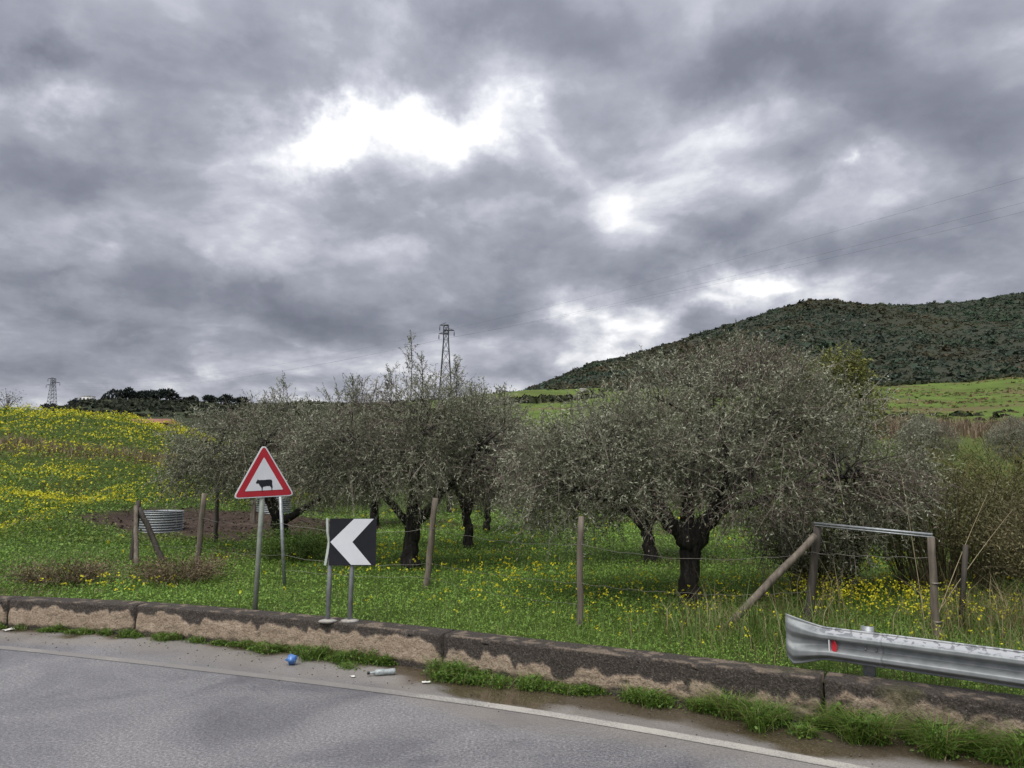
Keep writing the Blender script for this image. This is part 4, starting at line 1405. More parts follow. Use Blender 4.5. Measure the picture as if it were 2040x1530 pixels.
    for (x0, y0, r, n, h, lab) in spots:
        x, y = g.normal(0, r, n), g.normal(0, r * .8, n)
        z0 = tz(x0, y0)
        ok = behind_wall(x + x0, y + y0) > .36
        x, y = x[ok], y[ok]
        n = len(x)
        P = np.stack([x, y, terrain(x + x0, y + y0) - z0 - .01], 1)
        V, Q = blades(P, h * g.uniform(.4, 1.15, n), g.uniform(.005, .010, n), g.uniform(.1, .8, n), g, .7)
        u = g.random(n)
        sw = .8 if ('straw' in lab or 'dry' in lab) else .25
        col = np.where((g.random(n) < sw)[:, None], pal_mix((.15, .125, .055), (.36, .30, .17), u), pal_mix((.05, .11, .015), (.15, .22, .05), u))
        o = mk('tall_grass', V, Q, None, M['herb'], np.repeat(col, 6, 0))
        o.location = (x0, y0, z0)
        tag(o, lab, 'grass', 'tall grass tufts behind the wall', 'stuff')
    # a few long bare canes leaning out of the thicket
    for (p, q, lab) in [((5.0, 9.5, .5), (6.15, 10.1, 1.95), 'long dry cane rising steeply behind the gate frame post'),
                        ((4.95, 9.55, .5), (6.6, 10.3, 1.75), 'long dry cane leaning low behind the gate frame post'),
                        ((5.3, 10.2, .4), (5.15, 10.3, 2.2), 'upright dry stalk above the corner of the gate frame')]:
        p, q = np.array(p), np.array(q)
        p[2] = tz(p[0], p[1]) - .02
        mb = MB()
        mb.tube(bezier(np.zeros(3), (q - p) * .5 + [0, 0, .1], q - p, 8), np.linspace(.006, .002, 8), 6, tint=(.30, .25, .16))
        o = mb.build('cane', M['twig'])
        o.location = tuple(p)
        tag(o, lab, 'cane', 'dry canes by the gate frame')
    # reed bed
    n = 5200
    x = g.uniform(27, 76, n)
    y = 104 + (x - 50) * .05 + g.normal(0, 5, n)
    V, Q = blades(np.stack([x, y, terrain(x, y) - .05], 1), g.uniform(.9, 2.2, n), .12, g.uniform(.05, .35, n), g)
    o = mk('reed_bed', V, Q, None, M['herb'], np.repeat(pal_mix((.14, .100, .065), (.28, .215, .145), g.random(n)), 6, 0))
    setting(o, 'pale reddish brown reed bed below the far meadow', 'reeds', 'stuff')
    # hedge scrub rows on the far slopes
    rows = [((30, 128), (92, 132), 130, 2.2), ((-9, 235), (16, 245), 110, 3.5), ((-20, 255), (30, 262), 160, 4.0), ((28, 318), (220, 318), 260, 4.5),
            ((-70, 190), (-10, 200), 160, 3.2), ((-100, 240), (-20, 250), 180, 3.5), ((-40, 130), (-14, 150), 60, 2.5), ((6, 140), (20, 128), 40, 2.2)]
    PP, SS = [], []
    for a, b, n, s in rows:
        t = g.random(n)
        x = a[0] + (b[0] - a[0]) * t + g.normal(0, 1.5, n)
        y = a[1] + (b[1] - a[1]) * t + g.normal(0, 3, n)
        PP.append(np.stack([x, y, terrain(x, y) - .2], 1))
        SS.append(s * g.uniform(.5, 1.1, n))
    P, S = np.vstack(PP), np.concatenate(SS)
    n = 5200
    d = g.uniform(118, 318, n)
    tx = g.uniform(.30, .80, n)
    x, y = tx * d, d
    k = fbm(x * .05, y * .10, 58)
    ok = g.random(n) < np.clip((k - .42) * 5, .06, 1)
    x, y, k = x[ok], y[ok], k[ok]
    cc = np.where((g.random(len(x)) < .55)[:, None], pal_mix((.13, .10, .05), (.26, .20, .11), g.random(len(x))), pal_mix((.06, .09, .025), (.15, .19, .05), g.random(len(x))))
    o = bushes('tussocks', np.stack([x, y, terrain(x, y) - .1], 1), g.uniform(.5, 1.7, len(x)), cc, M['scrub'], .45, 6)
    setting(o, 'brown and green tussocks streaking the far meadow', 'grass', 'stuff')
    o = bushes('hedge_scrub', P, S, pal_mix((.028, .040, .018), (.075, .08, .045), g.random(len(P))), M['scrub'])
    setting(o, 'rows of dark hedge scrub across the far slopes', 'scrub', 'stuff')
    n = 4200
    x = g.uniform(-330, -40, n)
    y = g.uniform(240, 430, n)
    P = np.stack([x, y, terrain(x, y) - .2], 1)
    o = bushes('hill_scrub', P, g.uniform(1.5, 3.8, n) * (.6 + .9 * fbm(x * .04, y * .04, 3)), pal_mix((.022, .030, .020), (.060, .068, .045), g.random(n)), M['scrub'])
    setting(o, 'dark scrub and orchards covering the far low hill', 'scrub', 'stuff')


# ------------------------------------------------------------------ signs
def rounded_poly(pts, r, k=5):
    out = []
    n = len(pts)
    for i in range(n):
        p, a, b = np.array(pts[i]), np.array(pts[i - 1]), np.array(pts[(i + 1) % n])
        da, db = (a - p) / np.linalg.norm(a - p), (b - p) / np.linalg.norm(b - p)
        ang = math.acos(np.clip(np.dot(da, db), -1, 1))
        L = r / math.tan(ang / 2)
        s, e = p + da * L, p + db * L
        for t in np.linspace(0, 1, k):
            out.append(tuple((1 - t) ** 2 * s + 2 * t * (1 - t) * p + t * t * e))
    return out


def plate(name, poly, y0, y1, mat, parent):
    """flat plate in the xz plane, facing -y, from depth y0 (front) to y1 (back)"""
    n = len(poly)
    V = [(x, y0, z) for x, z in poly] + [(x, y1, z) for x, z in poly]
    F = [list(range(n)), list(range(2 * n - 1, n - 1, -1))] + [[i, i + n, (i + 1) % n + n, (i + 1) % n] for i in range(n)]
    return mk(name, V, mat=mat, parent=parent, ngons=F)


def build_triangle_sign():
    x, y = -3.45, 10.64
    z = tz(x, y) - .06
    root = empty('cattle_warning_sign', (x, y, z))
    tag(root, 'red bordered triangular warning sign with a black cow on a tall grey pole', 'road sign')
    lean = np.array([.03, 0, 1.0])
    mb = MB()
    top = 2.16
    mb.tube([lean * 0, lean * top * .5, lean * top], .034, 14)
    mb.build('pole', M['green_galv'], root, smooth=True)
    mb = MB()
    mb.tube([lean * top, lean * (top + .012)], [.036, .030], 14)
    mb.build('pole_cap', M['green_galv'], root)
    # plate group is oriented by its own matrix
    h, w = .725, .405
    tri = [(-w, -h * .36), (w, -h * .36), (0, h * .64)]
    face = plate('plate', rounded_poly(tri, .045), -.046, -.040, M['sign_white'], root)
    def inset(k):
        c = np.mean(tri, axis=0)
        return [tuple(c + (np.array(p) - c) * k) for p in tri]
    red = plate('red_border', rounded_poly(inset(.945), .034), -.049, -.0461, M['sign_red'], face)
    white = plate('white_field', rounded_poly(inset(.62), .006), -.052, -.0491, M['sign_white'], face)
    cow = [(-.108, .012), (-.100, .030), (-.092, .040), (-.088, .058), (-.078, .048), (-.066, .054), (-.064, .044), (-.050, .048), (.0, .046), (.060, .050), (.092, .046), (.102, .034),
           (.104, .010), (.102, -.022), (.108, -.036), (.106, -.060), (.101, -.082), (.104, -.104), (.094, -.104), (.093, -.080), (.090, -.060), (.078, -.042), (.064, -.034), (.052, -.040),
           (.040, -.034), (.010, -.040), (-.016, -.044), (-.022, -.060), (-.024, -.088), (-.021, -.108), (-.031, -.108), (-.033, -.086), (-.036, -.062), (-.042, -.044), (-.056, -.032), (-.066, -.010), (-.074, .002), (-.086, .002), (-.098, .002)]
    cow = [(a * 1.02, b * 1.02 - .075) for a, b in cow]
    plate('cow_symbol', cow, -.0545, -.0521, M['sign_black'], face)
    rim = MB()
    ro = rounded_poly(tri, .045)
    loop = np.array([(a, -.038, b) for a, b in ro + [ro[0]]])
    rim.tube(loop, .006, 6, caps=False)
    rim.build('rim', M['sign_back'], face)
    face.location = tuple(lean * (top - .285) + [0, 0, .0])
    face.rotation_euler = (0, R(-2.2), R(28))
    for dz in (.13, -.12):
        c = MB()
        c.box((0, -.030, dz), (.085, .018, .03))
        c.build('clamp', M['galv'], face)


def build_chevron():
    x, y = -2.02, 9.80
    root = empty('chevron_sign', (x, y, .395))
    tag(root, 'square black and white chevron curve sign on two grey posts', 'road sign')
    w = .29
    zb, zt = .69, 1.265
    zc = (zb + zt) / 2
    cx = .045
    panel = plate('panel', [(cx - w, zb), (cx + w, zb), (cx + w, zt), (cx - w, zt)], -.052, -.046, M['sign_black'], root)
    # white arrow pointing left
    hh = (zt - zb) / 2
    xl = cx - w
    arrow = [(xl + .012, zc), (xl + .30, zt - .004), (xl + .545, zt - .004), (xl + .285, zc), (xl + .525, zb + .010), (xl + .275, zb + .010)]
    plate('white_arrow', arrow, -.0555, -.0521, M['sign_white'], panel)
    # bent folded edge seen at the left side
    ed = MB()
    xs = [(-.012, zt), (-.006, zc + .12), (.016, zc), (.0, zc - .13), (-.026, zb)]
    for (a, z0), (b, z1) in zip(xs[:-1], xs[1:]):
        xo = xl - .028
        v = [(xo + a - .022, .004, z0), (xo + a + .018, -.045, z0), (xo + b + .018, -.045, z1), (xo + b - .022, .004, z1)]
        ed.add(v, [(0, 1, 2, 3)])
        v2 = [(p[0] + .004, p[1] + .006, p[2]) for p in v]
        ed.add(v2, [(3, 2, 1, 0)])
    ed.build('bent_side_flange', M['sign_back'], root)
    for z in (zb + .10, zt - .10):
        bk = MB()
        bk.box((cx, -.030, z), (w * 1.9, .03, .035))
        bk.build('back_rail', M['galv'], root)
    for px in (-.255, .018):
        p = MB()
        p.tube([(px, 0, .02), (px + .012, 0, .6), (px + .025, 0, 1.2)], .030, 14)
        p.build('post', M['galv'], root, smooth=True)
        f = MB()
        v, t = ico(2)
        v = v * np.array([.12, .09, .028]) * (1 + .18 * (np.random.default_rng(int(px * 100) + 50).random((len(v), 1)) - .5))
        f.add(v + [px, 0, .012], None, t)
        f.build('concrete_footing', M['concrete'], root, smooth=True)


# ------------------------------------------------------------------ guardrail
def build_guardrail():
    root = empty('guardrail', (2.66, 7.72, .33))
    tag(root, 'galvanised steel guardrail with flattened flared end behind the wall', 'guardrail')
    org = np.array(root.location)
    path = np.array([(2.66, 7.72), (2.95, 7.52), (3.22, 7.31), (3.7, 6.93), (4.17, 6.55), (5.2, 5.74), (6.4, 4.75), (8.0, 3.4)])
    c = resample(path, .03)
    tn = norm(np.gradient(c, axis=0))
    nr = np.stack([tn[:, 1], -tn[:, 0]], 1)          # towards the road
    s = np.arange(len(c)) * .03
    # W profile: (height share, depth)
    zz = np.linspace(0, 1, 41)
    prof = .5 - .5 * np.cos(zz * 4 * np.pi)
    prof = np.clip(prof * 1.35 - .17, 0, 1) * .082
    prof[:2] = [.0, .012]
    prof[-2:] = [.012, .0]
    def strip(i0, i1, extra, name, thick=.004):
        S = s[i0:i1]
        e = np.clip(1 - S / .42, 0, 1)               # 1 at the flared end
        e = e * e * (3 - 2 * e)
        zb = .495 - .085 * e
        zt = .800 + .085 * np.clip(1 - S / .36, 0, 1) ** 1.2
        dep = prof[None] * (1 - .85 * np.clip(1 - S / .30, 0, 1) ** 1.3)[:, None] + extra
        # the end itself is rounded off at its lower corner
        cut = np.clip(1 - S / .06, 0, 1) * .07
        Z = (zb + cut)[:, None] + (zt - zb - cut * 1.0)[:, None] * zz[None]
        P = c[i0:i1, None] + nr[i0:i1, None] * dep[..., None]
        F = np.concatenate([P, Z[..., None]], -1)
        Bk = np.concatenate([P - nr[i0:i1, None] * thick, Z[..., None]], -1)
        m, k = Z.shape
        V = np.concatenate([F.reshape(-1, 3), Bk.reshape(-1, 3)]) - org
        i, j = np.meshgrid(np.arange(m - 1), np.arange(k - 1), indexing='ij')
        q = np.stack([i * k + j, i * k + j + 1, (i + 1) * k + j + 1, (i + 1) * k + j], -1).reshape(-1, 4)
        o = m * k
        ee = [[(i * k, (i + 1) * k, (i + 1) * k + o, i * k + o) for i in range(m - 1)],
              [((i + 1) * k - 1, (i + 1) * k - 1 + o, (i + 2) * k - 1 + o, (i + 2) * k - 1) for i in range(m - 1)],
              [(j, j + o, j + 1 + o, j + 1) for j in range(k - 1)],
              [((m - 1) * k + j, (m - 1) * k + j + 1, (m - 1) * k + j + 1 + o, (m - 1) * k + j + o) for j in range(k - 1)]]
        Q = np.vstack([q, q[:, ::-1] + o] + [np.array(a) for a in ee])
        up = np.clip((zz - .80) / .06, 0, 1) * np.clip((1.02 - zz) / .03, 0, 1)
        tint = np.repeat(np.broadcast_to(up[None], (m, k)).reshape(-1, 1), 3, 1) * np.repeat(np.clip((S - .22) / .2, 0, 1), k)[:, None]
        ob = mk(name, V, Q[:, ::-1], None, M['rail'], np.vstack([tint, tint * 0]), root, smooth=True)
        return ob
    k1 = int(.80 / .03)
    strip(0, k1 + 4, .006, 'end_terminal')
    beam = strip(k1 - 6, len(s), .0, 'beam')
    # bolts at the splice
    for i in (k1 - 2, k1 + 1):
        for z in (.56, .645, .73):
            b = MB()
            p = c[i]
            d = .010 + (.06 if abs(z - .645) > .05 else .0)
            a = np.array([*(p + nr[i] * d), z]) - org
            n3 = np.array([*nr[i], 0])
            b.tube([a, a + n3 * .014], .011, 6)
            b.build('bolt', M['galv'], root)
    for sp in (.72, 2.8, 5.2):
        i = min(int(sp / .03), len(c) - 2)
        p = c[i] - nr[i] * .06
        b = MB()
        ang = math.atan2(tn[i][1], tn[i][0])
        rot = np.array([[math.cos(ang), -math.sin(ang), 0], [math.sin(ang), math.cos(ang), 0], [0, 0, 1]])
        zt, zb = .835, .25
        cc = np.array([*p, (zt + zb) / 2]) - org
        b.box(cc, (.10, .012, zt - zb), rot)
        for q in (-1, 1):
            b.box(cc + rot @ np.array([q * .047, .028, 0]), (.006, .05, zt - zb), rot)
        b.build('post', M['galv'], root)
    i = int(.43 / .03)
    rp = np.array([*(c[i] + nr[i] * .02), .628]) - org
    t3, n3 = np.array([*tn[i], 0]), np.array([*nr[i], 0])
    up = np.array([0, 0, 1.0])
    def refl(name, off, mat, pts):
        V = [rp + t3 * (a + off) + n3 * b + up * z for (a, b, z) in pts]
        V2 = [v + t3 * .008 for v in V]
        n = len(V)
        F = [list(range(n)), list(range(2 * n - 1, n - 1, -1))] + [[k, k + n, (k + 1) % n + n, (k + 1) % n] for k in range(n)]
        return mk(name, V + V2, mat=mat, parent=root, ngons=F)
    refl('reflector_bracket', -.004, M['sign_white'], [(-.006, .002, -.075), (-.006, .06, -.075), (-.006, .06, .07), (-.006, .002, .07)])
    refl('red_reflector', .006, M['sign_red'], [(0, .02, -.066), (.012, .060, -.078), (.048, .058, -.02), (.05, .055, .03), (.03, .058, .068), (.0, .02, .066)])


# ------------------------------------------------------------------ fence
def log_post(name, base, top, r0, r1, mat, parent, seed, sides=9):
    b, t = np.array(base, float), np.array(top, float)
    g = np.random.default_rng(seed)
    tt = np.linspace(0, 1, 8)[:, None]
    P = b * (1 - tt) + t * tt
    P[1:-1, :2] += g.normal(0, .006, (6, 2))
    m = MB()
    m.tube(P, np.linspace(r0, r1, 8), sides, rough=.16, seed=seed)
    return m.build(name, mat, parent, smooth=True)


def wire_between(pts, sag, r, name, parent, g, org):
    P = []
    for (a, b) in zip(pts[:-1], pts[1:]):
        a, b = np.array(a), np.array(b)
        t = np.linspace(0, 1, 14)[:-1]
        q = a[None] * (1 - t)[:, None] + b[None] * t[:, None]
        q[:, 2] -= sag * np.linalg.norm(b - a) * 4 * t * (1 - t) * g.uniform(.3, 1.5)
        q[:, 2] += .01 * np.sin(t * 25 + g.random() * 6)
        P.append(q)
    P.append(np.array(pts[-1])[None])
    m = MB()
    m.tube(np.vstack(P) - org, r, 5)
    return m.build(name, M['wire'], parent)


def build_fence():
    g = np.random.default_rng(70)
    root = empty('wire_fence', (.85, 9.86, .33))
    tag(root, 'sagging wire fence on rough wooden posts along the edge of the grove', 'fence')
    o = np.array(root.location)
    posts = [((-5.93, 14.82), (-5.84, 14.82, 1.80), .052, 'post_wood'), ((-7.46, 19.8), (-7.48, 19.8, 1.86), .050, 'dark_wood'),
             ((-8.28, 25.1), (-8.30, 25.1, 1.25), .085, 'post_wood'), ((-1.41, 12.87), (-1.26, 12.87, 1.79), .052, 'post_wood'),
             ((.83, 9.86), (.875, 9.86, 1.68), .038, 'post_wood')]
    for k, (b, t, r, m) in enumerate(posts):
        log_post('fence_post', np.array([*b, tz(*b) - .12]) - o, np.array(t) - o, r * 1.08, r * .92, M[m], root, 200 + k)
    p = MB()
    b = np.array([-3.77, 13.14, tz(-3.77, 13.14) - .1])
    p.tube([b - o, np.array([-3.90, 13.14, 1.86]) - o], .030, 10)
    p.build('metal_post', M['galv'], root, smooth=True)
    zt, zl = 1.30, .84
    hi = [(-7.75, 16.2, 1.25), (-5.88, 14.8, 1.34), (-3.85, 13.10, 1.36), (-1.30, 12.82, 1.30), (.866, 9.82, 1.33), (3.80, 9.96, 1.22), (4.83, 8.98, 1.27)]
    lo = [(-7.78, 16.2, .75), (-5.90, 14.8, .80), (-3.81, 13.10, .84), (-1.36, 12.82, .74), (.85, 9.82, .86), (2.2, 9.95, .72), (3.75, 9.96, .75)]
    lo2 = [(-3.79, 13.10, .60), (-1.39, 12.82, .52), (.845, 9.82, .60)]
    wire_between(hi, .035, .0028, 'top_wire', root, g, o)
    wire_between(lo, .03, .0026, 'lower_wire', root, g, o)
    wire_between(lo2, .03, .0024, 'bottom_wire', root, g, o)

    # corner post with two braces
    x, y = -7.82, 16.21
    root = empty('corner_post', (x, y, tz(x, y)))
    tag(root, 'tripod of weathered poles, a braced fence corner post in front of the corrugated trough', 'fence post')
    o = np.array(root.location)
    log_post('upright_pole', np.array([x, y, tz(x, y) - .12]) - o, np.array([-7.74, 16.21, 1.60]) - o, .062, .055, M['dark_wood'], root, 301)
    log_post('brace_pole', np.array([-7.05, 16.05, tz(-7.05, 16.05) - .05]) - o, np.array([-7.70, 16.15, 1.45]) - o, .058, .050, M['dark_wood'], root, 302)
    log_post('brace_pole', np.array([-7.42, 15.6, tz(-7.42, 15.6) - .05]) - o, np.array([-7.74, 16.10, 1.50]) - o, .050, .046, M['post_wood'], root, 303)

    # gate frame
    x, y = 3.72, 10.01
    root = empty('gate_frame', (x, y, tz(x, y)))
    tag(root, 'open gate frame of two wooden posts joined by a thin metal top bar', 'gate frame')
    o = np.array(root.location)
    log_post('left_post', np.array([3.70, 10.01, tz(3.72, 10.01) - .12]) - o, np.array([3.90, 10.01, 1.56]) - o, .058, .052, M['dark_wood'], root, 401)
    log_post('right_post', np.array([4.83, 9.02, tz(4.8, 9.02) - .12]) - o, np.array([4.81, 9.02, 1.50]) - o, .046, .042, M['post_wood'], root, 402)
    m = MB()
    a, b = np.array([3.86, 10.01, 1.585]) - o, np.array([4.83, 9.02, 1.525]) - o
    m.tube([a, b], .016, 8)
    m.tube([a - [0, .03, .028], b - [0, .03, .028]], .009, 8)
    m.build('top_bar', M['galv'], root, smooth=True)
    log_post('slanting_brace', np.array([2.52, 9.71, tz(2.52, 9.71) - .08]) - o, np.array([3.82, 9.90, 1.44]) - o, .050, .044, M['post_wood'], root, 403)
    for z in (.55, .98):
        m = MB()
        q = np.array([4.825, 9.02, z]) - o
        m.tube([q - [0, 0, .008], q + [0, 0, .008]], .048, 10)
        m.build('wire_binding', M['wire'], root)

    x, y = 5.44, 9.65
    r2 = empty('thin_post', (x, y, tz(x, y)))
    tag(r2, 'thin dark metal angle post leaning right in the dry grass', 'fence post')
    o = np.array(r2.location)
    m = MB()
    for dx, dy, w, d in ((0, 0, .045, .006), (-.02, .02, .006, .045)):
        bb = np.array([dx, dy, -.15])
        tt = np.array([.14 + dx, dy, 1.02])
        V = []
        for q in (bb, tt):
            V += [q + [-w / 2, -d / 2, 0], q + [w / 2, -d / 2, 0], q + [w / 2, d / 2, 0], q + [-w / 2, d / 2, 0]]
        m.add(V, [(0, 1, 5, 4), (1, 2, 6, 5), (2, 3, 7, 6), (3, 0, 4, 7), (4, 5, 6, 7), (3, 2, 1, 0)])
    m.build('angle_iron', M['dark_wood'], r2)


# ------------------------------------------------------------------ troughs
def build_troughs():
    def trough(loc, r, h, lab):
        root = empty('water_trough', loc)
        tag(root, lab, 'trough', 'corrugated round troughs')
        k, n = 61, 48
        zz = np.linspace(0, h, k)
        waves = 8 if h > .5 else 7
        rr = r + .024 * np.sin(zz / h * 2 * np.pi * waves)
        th = np.linspace(0, 2 * np.pi, n, endpoint=False)
        def shell(rad):
            return np.stack([np.cos(th)[None] * rad[:, None], np.sin(th)[None] * rad[:, None], np.repeat(zz[:, None], n, 1)], -1)
        V = np.concatenate([shell(rr).reshape(-1, 3), shell(rr - .006).reshape(-1, 3)])
        i, j = np.meshgrid(np.arange(k - 1), np.arange(n), indexing='ij')
        q = np.stack([i * n + j, i * n + (j + 1) % n, (i + 1) * n + (j + 1) % n, (i + 1) * n + j], -1).reshape(-1, 4)
        mk('corrugated_wall', V, np.vstack([q, q[:, ::-1] + k * n]), None, M['galv'], None, root, smooth=True)
        m = MB()
        m.tube([(r * 1.005 * math.cos(a), r * 1.005 * math.sin(a), h) for a in np.linspace(0, 2 * np.pi, 49)], .014, 6, caps=False)
        m.build('rim', M['galv'], root, smooth=True)
        m = MB()
        v = [(r * .98 * math.cos(a), r * .98 * math.sin(a), h * .55) for a in th]
        m.add(v + [(0, 0, h * .55)], None, [(a, (a + 1) % n, n) for a in range(n)])
        m.build('water', M['window_dark'], root)
    trough((-9.92, 22.1, tz(-9.92, 22.1) - .03), .60, .56, 'round corrugated metal water trough on bare earth beside the tripod post')
    trough((-8.9, 29.2, tz(-8.9, 29.2) - .03), .62, .62, 'round corrugated metal trough farther back behind the sign pole')


# ------------------------------------------------------------------ pylons and lines
def build_pylons():
    def pylon(x, y, top, wt, wb, arms, lab):
        zb = tz(x, y) - .1
        root = empty('power_pylon', (x, y, zb))
        tag(root, lab, 'pylon', 'power pylons')
        H = top - zb
        hs = np.concatenate([np.linspace(0, .86, 9), [.93, 1.0]]) * H
        def hw(z):
            f = z / H
            return wb / 2 + (wt / 2 - wb / 2) * min(f / .86, 1.0)
        m = MB()
        for sx in (-1, 1):
            for sy in (-1, 1):
                m.tube([(sx * hw(z), sy * hw(z), z) for z in hs], .075, 4)
        m.build('legs', M['steel'], root)
        m = MB()
        for a, b in zip(hs[:-1], hs[1:]):
            wa, w2 = hw(a), hw(b)
            cs = [(-1, -1), (1, -1), (1, 1), (-1, 1)]
            for q in range(4):
                p, r_ = cs[q], cs[(q + 1) % 4]
                m.beam((p[0] * wa, p[1] * wa, a), (r_[0] * w2, r_[1] * w2, b), .04)
                m.beam((r_[0] * wa, r_[1] * wa, a), (p[0] * w2, p[1] * w2, b), .04)
                m.beam((p[0] * w2, p[1] * w2, b), (r_[0] * w2, r_[1] * w2, b), .04)
        m.build('lattice', M['steel'], root)
        tips = []
        for (zf, side, ln) in arms:
            z = H - zf
            a = MB()
            ang = R(12)
            ex, ey = side * ln * math.cos(ang), side * ln * math.sin(ang)
            for sy in (-.35, .35):
                a.beam((-side * wt * .5, sy, z), (ex, ey, z), .085)
            a.beam((0, 0, z + .55), (ex, ey, z), .05)
            a.build('crossarm', M['steel'], root)
            i = MB()
            i.tube([(ex, ey, z), (ex, ey, z - .25), (ex, ey, z - .3), (ex, ey, z - 1.0), (ex, ey, z - 1.05), (ex, ey, z - 1.25)], [.03, .03, .10, .10, .03, .03], 6)
            i.build('insulator', M['steel'], root)
            tips.append(np.array([x + ex, y + ey, zb + z - 1.25]))
        return tips
    c = pylon(-12.95, 150, 30.0, .95, 3.3, [(.05, -1, 1.25), (1.0, 1, 1.6), (1.75, -1, 1.4)], 'tall lattice power pylon rising behind the olive grove')
    l = pylon(-179.0, 300, 36.6, 1.3, 3.0, [(.1, -1, 1.9), (1.6, 1, 2.4), (2.6, -1, 2.4)], 'smaller looking lattice pylon beyond the flowery bank')
    ends = [np.array([112, -6, 37.0]), np.array([116, -4, 33.5]), np.array([110, -8, 33.0])]
    for k in range(3):
        P = []
        for a, b, sg in ((l[k], c[k], 4.0), (c[k], ends[k], 3.0)):
            t = np.linspace(0, 1, 50)[:, None]
            q = a * (1 - t) + b * t
            q[:, 2] -= sg * (4 * t * (1 - t))[:, 0]
            P.append(q)
        P = np.vstack([P[0], P[1][1:]])
        m = MB()
        m.tube(P - P[0], .008, 5)
        o = m.build('power_line', M['cable'])
        o.location = tuple(P[0])
        tag(o, ['uppermost thin overhead power line crossing the clouds from pylon to pylon', 'middle overhead power line hanging from the right arm of each pylon', 'lowest overhead power line hanging from the lower left pylon arms'][k], 'power line', 'overhead power lines')


# ------------------------------------------------------------------ far buildings and trees
def bare_bush():
    g = np.random.default_rng(89)
    x, y = -45.5, 69.5
    root = empty('bare_bush', (x, y, tz(x, y) - .1))
    tag(root, 'thin half bare bush on the crest of the flowery bank', 'bush')
    m, tips = MB(), []
    for k in range(26):
        a = g.random() * 6.283
        r, h = g.uniform(.3, 1.7), g.uniform(1.0, 2.1)
        e = np.array([math.cos(a) * r, math.sin(a) * r, h])
        m.tube(bezier(np.zeros(3), e * [.3, .3, .7], e, 6), np.linspace(.02, .007, 6), 4, caps=False)
        tips += [e * (1 - .4 * g.random()) + g.normal(0, .18, 3) for _ in range(9)]
    m.build('stems', M['bark'], root)
    P = np.array(tips)
    V, Q = leaf_quads(P, norm(g.normal(size=(len(P), 3))), g.uniform(.08, .2, len(P)), .07, g=g)
    mk('foliage', V, Q, None, M['leaf'], np.repeat(pal_mix((.03, .035, .02), (.08, .085, .05), g.random(len(P))), 4, 0), root)['kind'] = 'stuff'


